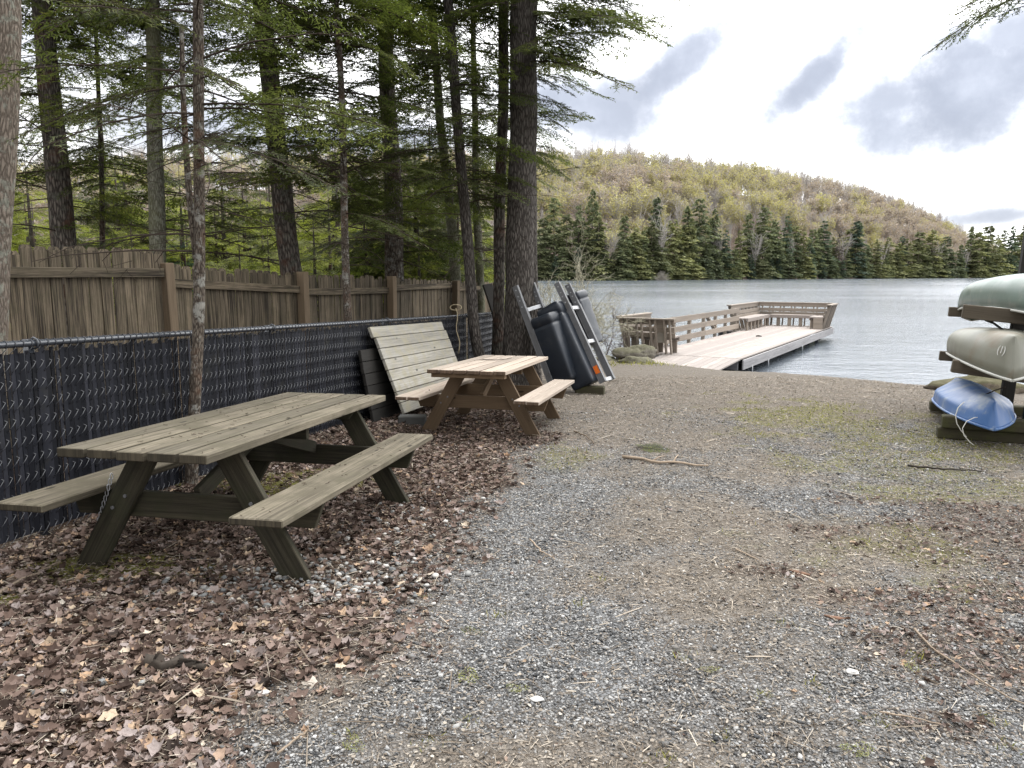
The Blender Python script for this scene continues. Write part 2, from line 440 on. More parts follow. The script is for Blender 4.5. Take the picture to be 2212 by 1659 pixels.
stone = s.ramp(sepc.outputs[0], [(0, (.05, .053, .057)), (.35, (.13, .136, .143)), (.75, (.23, .236, .242)), (1, (.42, .42, .41))])
stone = s.mix(s.rng(vd, .0, .12), (.028, .025, .022), stone)
nd = s.noise(s.mapping('Object', (1, 1, 1)), 55, 5, .75, 1.5)
nd2 = s.noise(s.mapping('Object', (1, 1, 1)), 9, 5, .7)
debris = s.ramp(nd, [(.30, (.040, .034, .029)), (.46, (.135, .118, .100)), (.58, (.225, .20, .172)), (.72, (.40, .37, .32))])
debris = s.mix(s.rng(nd2, .4, .7, 0, .5), debris, (.085, .068, .048))
soil = s.ramp(s.noise(o3, 70, 5, .8), [(.3, (.05, .043, .037)), (.5, (.145, .126, .105)), (.62, (.215, .19, .16)), (.8, (.36, .33, .285))])
lf = s.ramp(s.noise(o3, 24, 5, .7, 1), [(.3, (.015, .010, .008)), (.5, (.06, .038, .026)), (.7, (.13, .08, .05))])
ms = s.ramp(s.noise(o3, 40, 5, .75), [(.3, (.045, .047, .012)), (.5, (.14, .142, .03)), (.72, (.26, .25, .07))])
c = s.mix(s.math('MULTIPLY', s.attr('gravel'), .9), debris, stone)
c = s.mix(s.math('MULTIPLY', s.attr('sand'), .8), c, soil)
c = s.mix(s.attr('leaf'), c, lf)
c = s.mix(s.math('MULTIPLY', s.attr('moss'), s.rng(s.noise(o3, 14, 5, .7), .38, .6)), c, ms)
hh = s.math('ADD', s.math('MULTIPLY', nd, .5), s.math('MULTIPLY', s.rng(vd, 0, .25), .5))
ground_mat = s.set(c, None, s.bump(hh, .9, .012))
me = raw_mesh("ground", np.stack([xs, ys, zs], 1), quads.ravel(), np.arange(len(quads)) * 4, ground_mat, smooth=True,
              extra={'leaf': ('POINT', m_leaf(xs, ys)), 'moss': ('POINT', m_moss(xs, ys)), 'sand': ('POINT', m_sand(xs, ys)), 'gravel': ('POINT', m_gravel(xs, ys))})
link_mesh("ground", me, kind='structure')

# ------------------------------------------------------------------ lake
s = Mat("lake_water", 0.2, 0.5)
s.b.inputs['IOR'].default_value = 1.33
ob = s.mapping('Object', (1, 1, 1))
w1 = s.noise(s.mapping('Object', (.9, 1.5, 1), (0, 0, .35)), 2.4, 5, .62, .4)
w2_ = s.noise(s.mapping('Object', (.5, 1, 1), (0, 0, -.2)), .55, 3, .55)
w3 = s.noise(ob, 9, 3, .6)
gust = s.noise(s.mapping('Object', (.02, .05, 1)), 1.0, 4, .6)
hw = s.math('ADD', s.math('MULTIPLY', w1, .55), s.math('ADD', s.math('MULTIPLY', w2_, .8), s.math('MULTIPLY', w3, .12)))
s.set((.125, .145, .170), s.rng(gust, .35, .65, .08, .16), s.bump(hw, .9, .10))
lake_mat = s.m
s = MB()
LX = [(-60, 17), (-60, 420), (-420, 460), (-420, 1500), (2200, 1500), (2200, -300), (60, -40), (14, 9), (4.5, 14), (2, 17)]
s.V = [(x, y, WATER_Z) for x, y in LX][::-1]
s.face(list(range(len(LX))))
tag(s.build("lake", lake_mat), kind='structure')

# ------------------------------------------------------------------ hill beyond the lake
PX = np.array([-2600, -600, 600, 1100, 1340, 1700, 2080, 2212, 2700, 3800.])
DS = np.array([300, 310, 325, 330, 334, 430, 575, 640, 800, 900.])
CPX = np.array([-2600, -400, 300, 700, 1000, 1160, 1350, 1500, 1640, 1760, 1850, 1900, 1980, 2060, 2130, 2212, 2400, 3800.])
CPY = np.array([395, 385, 350, 338, 335, 338, 341, 360, 373, 397, 414, 430, 460, 497, 535, 560, 570, 570.])
TREE_H = 24.0
def hill_pt(px, t):
    """t: 0 shore .. 1 crest .. 1.4 behind"""
    px = np.asarray(px, float); t = np.asarray(t, float)
    d0 = np.interp(px, PX, DS); d1 = d0 * 1.62
    d = d0 + (d1 - d0) * t
    zc = EYE + d1 * (YH - np.interp(px, CPX, CPY)) / F - TREE_H
    prof = np.where(t < 1, np.sin(np.clip(t, 0, 1) * math.pi / 2) ** 1.15, 1 - (t - 1) * .8)
    z = WATER_Z + .15 + np.maximum(zc, 3) * prof
    z = np.where(t <= 0, WATER_Z - .6, z)
    x = (px - CX) / F * d
    return np.stack([x, d, z], -1)
pxs = np.linspace(-2600, 3800, 160); ts = np.array([-.06, 0.0, .02, .05, .1, .2, .3, .4, .5, .6, .7, .8, .9, 1, 1.1, 1.25, 1.6, 2.2])
PP, TT = np.meshgrid(pxs, ts)
Vh = hill_pt(PP.ravel(), TT.ravel())
nx, ny = len(pxs), len(ts)
ii = (np.arange(ny - 1)[:, None] * nx + np.arange(nx - 1)[None]).ravel()
quads = np.stack([ii, ii + 1, ii + nx + 1, ii + nx], 1)
s = Mat("hill_floor", 1, .1)
s.set(s.ramp(s.noise(s.mapping('Object'), .05, 6, .7), [(.3, (.12, .092, .075)), (.6, (.20, .158, .132)), (.8, (.25, .21, .165))]))
link_mesh("hill", raw_mesh("hill", Vh, quads.ravel(), np.arange(len(quads)) * 4, s.m, smooth=True), kind='structure')
# ------------------------------------------------------------------ materials for built things
M_OLDWOOD = mat_wood("weathered_fence_wood", (.175, .142, .100), (.026, .020, .015), 2.3, moss=(.06, .055, .03), moss_amt=.3, bumpd=.004)
M_FPOST = mat_wood("fence_post_wood", (.22, .17, .115), (.085, .06, .04), .7)
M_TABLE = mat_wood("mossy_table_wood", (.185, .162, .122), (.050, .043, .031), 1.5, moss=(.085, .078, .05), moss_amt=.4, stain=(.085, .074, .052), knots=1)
M_TABLE_D = mat_wood("shaded_mossy_leg_wood", (.052, .046, .031), (.014, .0125, .009), 1.5, moss=(.030, .032, .016), moss_amt=.5, stain=(.02, .018, .012))  # legs and beams: shade under the table is put into this darker colour
M_ENDD = mat_wood("dark_end_and_gap_shade", (.075, .064, .044), (.018, .015, .011), 1.2)
M_ENDN = mat_wood("brown_end_and_gap_shade", (.16, .11, .075), (.05, .034, .024), 1.2)
M_NEWWOOD = mat_wood("pale_table_wood", (.46, .395, .335), (.27, .222, .178), 1.0, knots=1)
M_NEWLEG = mat_wood("tan_leg_wood", (.175, .122, .075), (.085, .057, .035), .5, knots=1)
M_GREYW = mat_wood("grey_board_wood", (.39, .375, .335), (.18, .172, .15), 1.2, moss=(.30, .27, .17), moss_amt=.5, knots=1)
M_DOCK = mat_wood("dock_wood", (.36, .32, .297), (.24, .212, .194), .9, var=.8, stain=(.25, .225, .208))
M_DOCKR = mat_wood("dock_rail_wood", (.32, .28, .24), (.17, .143, .118), .8, var=.7)
M_FASCIA = mat_wood("dock_fascia_wood", (.31, .305, .312), (.165, .163, .17), 1.4)
M_RACK = mat_wood("rack_timber", (.12, .10, .075), (.045, .037, .028), .6)
M_TIMBER = mat_wood("mossy_timber", (.085, .075, .045), (.028, .025, .016), .6, moss=(.06, .064, .022), moss_amt=.6)
M_DARKW = mat_wood("dark_wood", (.032, .030, .027), (.009, .0085, .008), .5)
M_GALV = mat_plain("grey_metal", (.42, .43, .45), .5, .3, .25, 12, dirt=(.25, .24, .22), dirt_amt=.5)
M_GALVD = mat_plain("dull_metal", (.15, .152, .16), .62, .15, .3, 14, dirt=(.09, .085, .075), dirt_amt=.6)
M_BLACKP = mat_plain("black_plastic", (.013, .018, .027), .45, 0, .3, 5, spec=.45, dirt=(.06, .06, .062), dirt_amt=.35)
M_WIRE = mat_plain("vinyl_wire", (.018, .020, .026), .26, 0, .2, 30, spec=.9)
M_RAILV = mat_plain("vinyl_rail", (.035, .04, .05), .22, 0, .2, 12, spec=.8)
M_ORANGE = mat_plain("orange_reflector", (.75, .16, .02), .3)
M_ROPE = mat_plain("rope", (.36, .30, .20), .9)
M_CORD = mat_plain("white_cord", (.70, .69, .64), .7, 0, .1)
s = Mat("privacy_slat", .6, .18)
n = s.noise(s.mapping('Object', (30, 30, 2)), 1, 5, .65)
c = s.ramp(s.attr('rnd'), [(0, (.003, .0034, .0055)), (.6, (.009, .010, .0145)), (1, (.022, .023, .030))])
c = s.mix(s.rng(s.noise(s.mapping('Object'), 3.2, 6, .75), .55, .68, 0, .4), c, (.026, .025, .02))
M_SLAT = s.set(c, s.rng(n, .3, .7, .5, .75))

# ------------------------------------------------------------------ wooden picket fence
WP = [np.array([-5.70, 4.60]), np.array([-4.88, 6.64]), np.array([-3.97, 8.90]), np.array([-3.06, 11.16]), np.array([-2.15, 13.40]), np.array([-1.24, 15.70]), np.array([-.40, 17.80])]
PT = [1.80, 1.76, 1.71, 1.62, 1.55, 1.46, 1.40]                      # post tops
PZ = [(1.86, 1.85, 1.62, 1.60), (1.85, 1.855, 1.60, 1.60), (1.70, 1.60, 1.48, 1.37), (1.58, 1.55, 1.33, 1.31), (1.53, 1.46, 1.35, 1.36), (1.46, 1.40, 1.30, 1.28)]
wf = thing("wooden_fence", "weathered brown wooden picket fence standing behind the black chain link fence", "fence", (*WP[2], G(*WP[2])))
for i, p in enumerate(WP):
    b = MB(); lean = np.array([.05 * random.uniform(-1, 1), 0, 0])
    nrm = np.array([.93, -.37, 0]) * .07
    if i == 2: lean = np.array([-.05, .02, 0])
    z0 = G(*p) - .3
    b.beam(np.array([*p, z0]) + nrm, np.array([*p, PT[i]]) + nrm + lean, .125, .125, (.93, -.37, 0))
    b.build("post", M_FPOST, wf, True, .006)
for i in range(len(WP) - 1):
    A, B = WP[i], WP[i + 1]; L = np.linalg.norm(B - A); d = (B - A) / L
    za, zb, ra, rb = PZ[i]; b = MB(); n = int(L / .138)
    for k in range(n):
        t = (k + .5) / n; q = A + (B - A) * t
        zt = za + (zb - za) * t + random.uniform(-.014, .014)
        sk = random.uniform(-.012, .012) + (-.03 if i == 2 else 0); nn = np.array([-.93, .37, 0]) * random.uniform(.0, .012)
        if random.random() < .04: zt -= .05
        base = np.array([*q, G(*q) + .03]) + nn; top = np.array([*q, zt - .035]) + nn + np.array([*(d * sk), 0])
        r = random.random(); wd = .132 + random.uniform(-.006, .004)
        b.beam(base, top, wd, .016, (.93, -.37, 0), r=r)
        b.beam(top, top + np.array([0, 0, .035]), wd, .016, (.93, -.37, 0), r=r, taper=.62)
    b.build("picket_panel", M_OLDWOOD, wf, True)
    for (h0, h1) in ((ra, rb), (.35, .25)):
        r_ = MB(); off = np.array([.93, -.37]) * .045
        a3 = np.array([*(A + off + d * .07), h0 - (.0)]); b3 = np.array([*(B + off - d * .07), h1])
        r_.beam(a3, b3, .038, .10); r_.build("rail", M_OLDWOOD, wf, True, .004)

# ------------------------------------------------------------------ chain link fence with privacy slats
CA, CB = np.array([fence_x(1.2), 1.2]), np.array([fence_x(12.75), 12.75])
CC = np.array([-.20, 16.4])
def chain_fence(A, B, label, posts, spacing=.058, wire_r=.0026):
    L = np.linalg.norm(B - A); d = (B - A) / L; nrm = np.array([d[1], -d[0]])          # towards the drive
    t = thing("chain_link_fence", label, "fence", (*A, G(*A)))
    H = 1.22
    zb = lambda q: G(*q) + .0
    def P(s_, h, off=0.0):
        q = A + d * s_ + nrm * off; base = -0.032 * max(0, q[1] - 3.0) + .03
        return np.array([q[0], q[1], base + h * (H - .03)])
    rail = MB(); rail.tube([P(s_, 1.0) for s_ in np.linspace(0, L, 24)], .021, 10); rail.build("top_rail", M_RAILV, t, True)
    for s_ in posts:
        b = MB(); b.tube([P(s_, -.2, -.046), P(s_, .5, -.046), P(s_, 1.02, -.046)], .03, 12)
        b.tube([P(s_, 1.0, 0) + np.array([0, 0, x]) + np.array([*nrm, 0]) * y for x, y in ((-.035, 0), (-.02, .026), (.0, .032), (.022, .024), (.034, 0), (.02, -.03))], .007, 6)
        b.build("post", M_RAILV, t, True)
    sl = MB(); n = int(L / (spacing * .62)); 
    for k in range(n):
        s_ = (k + .5) / n * L; tw = random.uniform(-.25, .25); hh = 1.0 - random.uniform(.015, .05)
        p, q = P(s_, .02, -.006), P(s_ + random.uniform(-.004, .004), hh, -.006)
        w = .030 + random.uniform(0, .004); dd = np.array([*(d * math.cos(tw) + nrm * math.sin(tw)), 0]); nn = np.cross(dd, (0, 0, 1))
        sl.beam(p, q, w, .006, nn)
    sl.build("privacy_slats", M_SLAT, t, True)
    wm = MB(); nw = int(L / spacing); rows = 21
    dz = 1.0 / rows
    for k in range(nw):
        s0 = k * spacing + spacing * .5
        for half in range(2):
            pts = []
            for j in range(rows + 1):
                sx = s0 + (spacing * .5 if (j + half) % 2 else -spacing * .5)
                off = .0045
                pts.append(P(min(max(sx, 0), L), j * dz, off))
            if half: continue
            dense = []
            for a_, b_ in zip(pts[:-1], pts[1:]):
                fr_ = .006 if len(dense) % 4 == 0 else -.030                # one way over the slats, the other way behind them
                dense += [a_, a_ * .5 + b_ * .5 + np.array([*(nrm * fr_), 0])]
            dense.append(pts[-1])
            wm.tube(dense, wire_r, 4, cap=False, smooth=True)
        # twist of the wire over the rail
        c0 = P(min(s0, L), 1.0)
        wm.tube([c0 + np.array([*(nrm * .0245 * math.cos(a)), .0245 * math.sin(a)]) + np.array([*(d * (.012 * a / 3)), 0]) for a in np.linspace(-1.0, 3.6, 8)], wire_r * 1.1, 4, cap=False)
    wm.build("wire_mesh", M_WIRE, t, True)
    return t
chain_fence(CA, CB, "black chain link fence with dark privacy slats running beside both picnic tables", [1.0, 3.6, 6.2, 8.8, np.linalg.norm(CB - CA) - .02])
chain_fence(CB + np.array([.03, .06]), CC, "short far run of slatted chain link fence glimpsed between the leaning trunks", [np.linalg.norm(CC - CB) - .1], wire_r=.003)
# rope hung on the fence
t0 = at(985, 668, 12.2); b = MB()
b.tube([t0 + np.array([.09 * math.cos(a), -.03 + .02 * math.sin(3 * a), .045 * math.sin(a) + .03]) for a in np.linspace(0, 11, 40)], .008, 6)
b.tube([t0 + np.array([.0 + .02 * math.sin(k * 1.3) + .05 * (k / 8), -.045, -.09 * k + .02]) for k in range(9)], .009, 6)
rp = b.build("rope", M_ROPE); tag(rp, "tan rope coiled over the chain link fence top and hanging down beside the leaning boards", "rope")
# ------------------------------------------------------------------ picnic tables
def picnic_table(label, near, far_, zn, zf, W, nb, seat_b, mtop, mleg, mbeam, ends=(.5, .38), thick=.04, gap_first=0.0, ht=.75, foot=.64):
    near, far_ = np.array(near), np.array(far_)
    L = np.linalg.norm(far_ - near); d = (far_ - near) / L
    yaw = math.atan2(-d[0], d[1]); pitch = math.atan2(zf - zn, L)
    c = (near + far_) / 2
    t = thing("picnic_table", label, "picnic table", (*c, (zn + zf) / 2), (pitch, 0, yaw), "wooden picnic tables")
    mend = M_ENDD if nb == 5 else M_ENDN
    bw = W / nb; top = MB(); x = -W / 2
    for i in range(nb):
        jit = random.uniform(-.006, .006)
        top.beam((x + bw / 2, -L / 2 + jit, ht - thick / 2 + jit * .4), (x + bw / 2, L / 2 + jit, ht - thick / 2 - jit * .3), bw - .019, thick, fm=[1, 1 if i < nb - 1 else 0, 0, 1 if i > 0 else 0, 1])  # inner sides darkened to paint in the gap shade; ends are end grain
        x += bw
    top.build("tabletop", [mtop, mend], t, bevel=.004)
    for sx in (-1, 1):
        se = MB(); sw = .28 / seat_b
        for k in range(seat_b):
            xx = sx * .645 + (k - (seat_b - 1) / 2) * sw
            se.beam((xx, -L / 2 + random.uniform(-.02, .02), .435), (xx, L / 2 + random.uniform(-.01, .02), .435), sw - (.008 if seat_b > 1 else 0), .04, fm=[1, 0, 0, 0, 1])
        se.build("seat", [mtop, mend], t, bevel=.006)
    for e, y in ((0, -L / 2 + ends[0]), (1, L / 2 - ends[1])):
        yo = -1 if e == 0 else 1
        for sx in (-1, 1):
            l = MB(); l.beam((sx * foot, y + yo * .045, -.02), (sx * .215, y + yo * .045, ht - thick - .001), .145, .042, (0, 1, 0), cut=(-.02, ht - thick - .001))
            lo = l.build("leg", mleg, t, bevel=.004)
            for z in (.33, .40):
                bo = MB(); f = z / (ht - thick); xx = sx * (foot + (.215 - foot) * f) + sx * .02 * (1 if z < .36 else -1)
                bo.tube([(xx, y + yo * .066, z), (xx, y + yo * .074, z)], .010, 8); bo.build("bolt", M_GALVD, lo)
        b = MB(); b.beam((-.77, y, .345), (.77, y, .345), .04, .145)
        b.V = [np.array([v[0] * (1 if v[2] > .34 else .93), v[1], v[2]]) for v in b.V]
        b.build("crossbeam", mbeam, t, bevel=.004)
        b = MB(); b.beam((-.36 if nb > 5 else -.33, y, ht - thick - .048), (.36 if nb > 5 else .33, y, ht - thick - .048), .04, .09)
        b.V = [np.array([v[0] * (1 if v[2] > ht - .08 else .8), v[1], v[2]]) for v in b.V]
        b.build("top_cleat", mbeam, t, bevel=.003)
        b = MB(); b.beam((0, y - yo * .03, .40), (0, -yo * .10, ht - thick - .03), .088, .04, (1, 0, 0)); b.build("brace", mbeam, t, bevel=.004)
    if nb > 5:
        b = MB(); b.beam((-.40, -L / 2 + .10, ht - thick - .024), (.40, -L / 2 + .10, ht - thick - .024), .09, .042); b.build('top_cleat', mbeam, t, bevel=.003)
    b = MB(); b.beam((-.34, 0, ht - thick - .047), (.34, 0, ht - thick - .047), .04, .088); b.build("top_cleat", mbeam, t, bevel=.003)
    return t
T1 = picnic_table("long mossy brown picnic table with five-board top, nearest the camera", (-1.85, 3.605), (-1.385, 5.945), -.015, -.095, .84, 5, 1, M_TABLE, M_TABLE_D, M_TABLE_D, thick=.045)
T2 = picnic_table("pale six-board picnic table standing in front of the leaning boards", (-.485, 7.885), (.05, 10.04), -.155, -.225, .87, 6, 2, M_NEWWOOD, M_NEWLEG, M_NEWLEG, ends=(.58, .5), foot=.62)
# small chain on the near table's leg
b = MB()
for k in range(9):
    cz = .50 - k * .032; cx = -.475 - k * .012
    ring = [np.array([cx + .008 * math.cos(a) * (1 if k % 2 else .3), -.74 + .008 * math.cos(a) * (.3 if k % 2 else 1), cz + .019 * math.sin(a)]) for a in np.linspace(0, 2 * math.pi, 9)]
    b.tube(ring, .0028, 5, cap=False)
ch = b.build("chain", M_GALV); ch.location = T1.location; ch.rotation_euler = T1.rotation_euler
tag(ch, "short steel chain hanging on the left near leg of the mossy table", "chain")
# thin twig lying on the pale table
def twig(name, pts, r0, r1, mat, label, cat, group=None, n=6, side=None):
    pts = np.array(pts, float)
    if len(pts) < 9:                                                 # wander a little between the given points
        f = np.linspace(0, len(pts) - 1, 13); i0_ = np.arange(len(pts)); jit_ = np.random.default_rng(int(abs(pts[0][0]) * 1000)).normal(0, r0 * .7, (13, 3)); jit_[:, 2] *= .3; jit_[0] = 0
        side = [(int(a * 12 / (len(pts) - 1)), b_, c_) for a, b_, c_ in (side or [])]
        pts = np.stack([np.interp(f, i0_, pts[:, q_]) for q_ in range(3)], 1) + jit_
    pts = np.array(pts, float); k = len(pts); b = MB()
    b.tube(pts, np.linspace(r0, r1, k), n, rough=.18 if n < 8 else .25, seed=random.random() * 9)
    for (i, dv, ln) in (side or []):
        p = pts[i]; dv = np.array(dv, float); b.tube([p, p + dv * ln * .5 + (0, 0, .01), p + dv * ln], [r1 * 1.1, r1 * .8, r1 * .4], 5)
    o = b.build(name, mat); return tag(o, label, cat, group)
M_TWIG = mat_wood("twig_bark", (.17, .125, .085), (.06, .043, .03), .6)
M_TWIGP = mat_wood("bare_stick", (.36, .29, .22), (.17, .13, .095), .5)
M_TWIGD = mat_wood("dark_stick", (.06, .048, .038), (.02, .017, .014), .6)
twig("stick", [at(1010, 784, 9.2) + (0, 0, .012), at(1045, 780, 9.3) + (0, 0, .02), at(1075, 781, 9.1) + (0, 0, .02), at(1105, 775, 9.4) + (0, 0, .008)], .006, .003, M_TWIGD, "thin curved stick lying on top of the pale picnic table", "stick")

# ------------------------------------------------------------------ boards leaning on the chain link fence
fd = np.array([.258, .966]); fn = np.array([.966, -.258])           # along the fence, towards the drive
def lean_panel(label, s0, L, nb, bw, h_top, foot_out, top_out, mat, mback, z_foot, skew=0.0, thick=.038, short=None):
    A = np.array([fence_x(4.35), 4.35]) + fd * s0
    q0 = A + fn * foot_out; q1 = A + fn * top_out
    t = thing("tabletop_panel", label, "wooden panel", (*q0, z_foot))
    bot = np.array([*q0, z_foot]); top = np.array([*q1, h_top]); up = (top - bot); W = np.linalg.norm(up); up /= W
    along = np.array([*fd, -.032]); along /= np.linalg.norm(along); nn = np.cross(along, up)
    if nn[2] < 0: nn = -nn
    b = MB(); step = W / nb
    for k in range(nb):
        sh = .0 if k < nb - 1 else (short or 0)
        c = bot + up * (step * (k + .5))
        b.beam(c + along * (sh * -1 + random.uniform(-.008, .008)), c + along * (L - sh * 1.0 + random.uniform(-.008, .008)), step - .007, thick, nn)
    b.build("board_top", mat, t, True, .004)
    for f in (.14, .5, .86):
        b = MB(); c = bot + along * L * f - nn * .045; b.beam(c + up * .05, c + up * (W - .05), .09, .04, nn); b.build("cleat", mback, t, True)
    return t
lean_panel("pale grey board panel leaning against the chain link fence behind the tan table", 4.93, 2.42, 8, .14, .965, .46, .06, M_GREYW, M_DARKW, -.06, short=.06)
lean_panel("dark weathered board panel tucked between the pale panel and the fence", 4.62, 2.4, 6, .14, .72, .20, .05, M_DARKW, M_DARKW, -.12)
b = MB(); p = np.array([fence_x(8.88) + .50, 8.87]); z = G(*p)
bl = MB(); bl.box((p[0] + .12, p[1] + .02, z + .04), (.32, .16, .13)); cb = bl.build("concrete_block", mat_plain("old_concrete", (.075, .075, .072), .95, 0, .35, 14, .006), bevel=.012)
cb.rotation_euler = (0, 0, 0); tag(cb, "grey concrete block under the low corner of the pale leaning panel", "block")
twig("stick", [at(927, 842, 8.6), at(935, 858, 8.62), at(960, 880, 8.6), at(990, 903, 8.5)], .006, .004, M_TWIGD, "dark bent stick propped against the face of the pale leaning panel", "stick")
# boards leaning behind the leaning trunk
pl = MB(); pl.beam(at(1052, 614, 14.6), at(1100, 760, 14.2), .20, .05, (.5, -.8, .2)); pl.beam(at(1062, 618, 14.8), at(1108, 760, 14.5), .16, .05, (.5, -.8, .2))
tag(pl.build("leaning_plank", M_DARKW, bevel=.01), "dark plank leaning between the tree trunks beyond the fence end", "plank")

# ------------------------------------------------------------------ floating dock frames stored on end beside the big trunk
def float_tub(b, base, axis, length, wdir, w, ddir, dep):
    """rounded rectangular plastic tub with a rim"""
    prof = []; n = 28
    for a in np.arange(n) / n * 2 * math.pi:
        ca, sa = math.cos(a), math.sin(a); e = .22
        prof.append((math.copysign(abs(ca) ** e, ca), math.copysign(abs(sa) ** e, sa)))
    rings = [(0, .80), (.012, .90), (.05, .93), (.45, .965), (.80, 1.0), (.835, 1.0), (.838, .955), (.862, .955), (.866, 1.02), (.955, 1.02), (.982, .97), (1.0, .86)]
    P = [[base + axis * length * h + wdir * (x * w / 2 * sc) + ddir * (y * dep / 2 * sc) for x, y in prof] for h, sc in rings]
    s0 = len(b.V); b.quad_grid(np.array(P), closed_v=True)
    b.face([s0 + j for j in range(n)][::-1]); b.face([s0 + (len(rings) - 1) * n + j for j in range(n)])
def dock_frame(label, foot, top, ddir, wid, floats, bars, reflector=False, mrail=M_GALVD):
    foot, top = np.array(foot), np.array(top); ax = top - foot; L = np.linalg.norm(ax); ax /= L
    dd = np.array(ddir, float); dd -= ax * dd.dot(ax); dd /= np.linalg.norm(dd); nn = np.cross(ax, dd)
    t = thing("floating_dock_frame", label, "dock frame", foot, group="dock frames stored on end by the big tree")
    for k, off in enumerate((0, wid)):
        b = MB(); p = foot + dd * off; e = L if k == 0 else L * .985
        b.beam(p, p + ax * e, .10, .05, dd)
        b.beam(p + nn * .05 - ax * 0 + ax * .001, p + nn * .05 + ax * (e * .78), .012, .062, dd)
        b.beam(p + nn * -.05 + ax * .001, p + nn * -.05 + ax * (e * .78), .012, .062, dd)
        ro = b.build("side_rail", mrail, t, True, .004)
        for f in (.80, .86, .90, .96):
            bb = MB(); c = p + ax * (L * f); bb.tube([c + dd * -.026, c + dd * -.0305], .012, 8); bb.build("bolt_head", M_GALV, ro, True)
    for f in bars:
        b = MB(); c = foot + ax * L * f; b.beam(c + dd * .026, c + dd * (wid - .026), .05, .06, ax); b.build("crossbar", M_GALV, t, True, .003)
    for (h0, ln, o0, w, doff, dep) in floats:
        b = MB(); float_tub(b, foot + ax * h0 + nn * o0 + dd * doff, ax, ln, nn, w, dd, dep); b.build("float_tub", M_BLACKP, t, True)
    if reflector:
        b = MB(); c = foot + ax * .16 - dd * .03; b.beam(c, c + ax * .13, .075, .012, dd); b.build("reflector", M_ORANGE, t, True)
    return t
# right frame: its rails from (1304,832) up to (1201,611)
f_r, t_r = at(1303, 830, 12.0), at(1203, 611, 12.45)
dock_frame("right grey metal dock frame with large black float tub and orange reflector", f_r + (0, 0, .03), t_r, (.42, .75, .02), .36, [(.06, 1.42, .25, .43, -.04, .38)], (.02, .40, .74), True)
f_l, t_l = at(1196, 838, 12.1), at(1113, 618, 12.25)
dock_frame("left grey metal dock frame with two black float tubs against the big tree trunk", f_l + (0, 0, -.02), t_l, (.62, .9, .06), .50, [(.06, 1.10, -.22, .40, .16, .38), (.42, .92, -.34, .34, 1.05, .34)], (.03, .42, .76))

p = at(1275, 845, 12.0)
b = MB(); b.beam((p[0] - .22, p[1] + .1, p[2]), (p[0] + .22, p[1] - .02, p[2]), .16, .16)
tag(b.build('timber_block', M_TIMBER, bevel=.012), 'short weathered timber block under the foot of the right dock frame', 'block')

# ------------------------------------------------------------------ lake dock with benches
DO = np.array([4.03, 21.47]); du = np.array([.515, .857]); dv = np.array([.857, -.515]); DZ = -.50
def DP(u, v, z=0.0): q = DO + du * u + dv * v; return np.array([q[0], q[1], DZ + z])
dk = thing("dock", "tan wooden dock with railings and corner benches reaching into the lake", "dock", DP(0, 0))
def deck_part(name, polys, mat):
    b = MB()
    for (u0, u1, v0, v1) in polys:
        n = max(1, int(round((v1 - v0) / .142))); w = (v1 - v0) / n
        for k in range(n):
            v = v0 + (k + .5) * w
            b.beam(DP(u0, v, -.018), DP(u1, v, -.018), w - .008, .036)
    return b.build(name, mat, dk, True, .003)
deck_part("deck", [(-1.14, 12.9, .1, 2.66), (-1.14, 1.7, -.66, .095), (8.4, 12.9, -.62, .095)], M_DOCK)
b = MB(); n = 18                                                    # ramp down to the shore
for k in range(12):
    v = .62 + (k + .5) * .17
    b.beam(DP(-3.6, v, -.125), DP(-1.16, v, -.022), .162, .036)
b.build("ramp", M_DOCK, dk, True, .003)
for (p, q) in (((-1.10, 2.70), (12.95, 2.70)), ((12.94, 2.66), (12.94, -.62)), ((-1.17, -.66), (-1.17, 2.6)), ((1.7, -.7), (-1.14, -.7)), ((8.4, .06), (1.72, .06)), ((12.9, -.66), (8.4, -.66))):
    b = MB(); b.beam(DP(*p, -.165), DP(*q, -.165), .04, .25); b.build("fascia", M_FASCIA, dk, True, .005)
for u in (-1.0, 1.0, 3.2, 5.5, 7.8, 10.2, 12.3):
    for v in (.35, 2.2):
        b = MB(); b.tube([DP(u, v, -2.0), DP(u, v, -.2)], .075, 8); b.build("pile", M_DARKW, dk, True)
for u in (.2, 2.4, 4.6, 6.8, 9.0, 11.2):
    b = MB(); b.beam(DP(u, .1, -.36), DP(u, 2.5, -.36), .09, .16); b.build("joist", M_DARKW, dk, True)
for u in (-.2, 1.6, 6.5):
    b = MB(); b.tube([DP(u, 2.72, -.26), DP(u, 2.73, -.5)], .015, 6); b.build("pipe", M_GALV, dk, True)
# side rail with posts
for u in (.05, 1.5, 2.97, 4.42, 5.75, 6.99, 8.3):
    b = MB(); b.beam(DP(u, -.03, -.2), DP(u, -.03, .84), .10, .10, (*du, 0)); b.build("rail_post", M_DOCKR, dk, True, .004)
for z in (.76, .47, .18):
    for (u0, u1) in ((.0, 4.42), (4.43, 8.55)):
        b = MB(); b.beam(DP(u0, .04, z), DP(u1, .04, z), .03, .17); b.build("rail", M_DOCKR, dk, True, .004)
b = MB(); b.beam(DP(4.55, -.03, .82), DP(5.72, -.03, .2), .04, .12, (*dv, 0)); b.build("brace", M_DOCKR, dk, True)
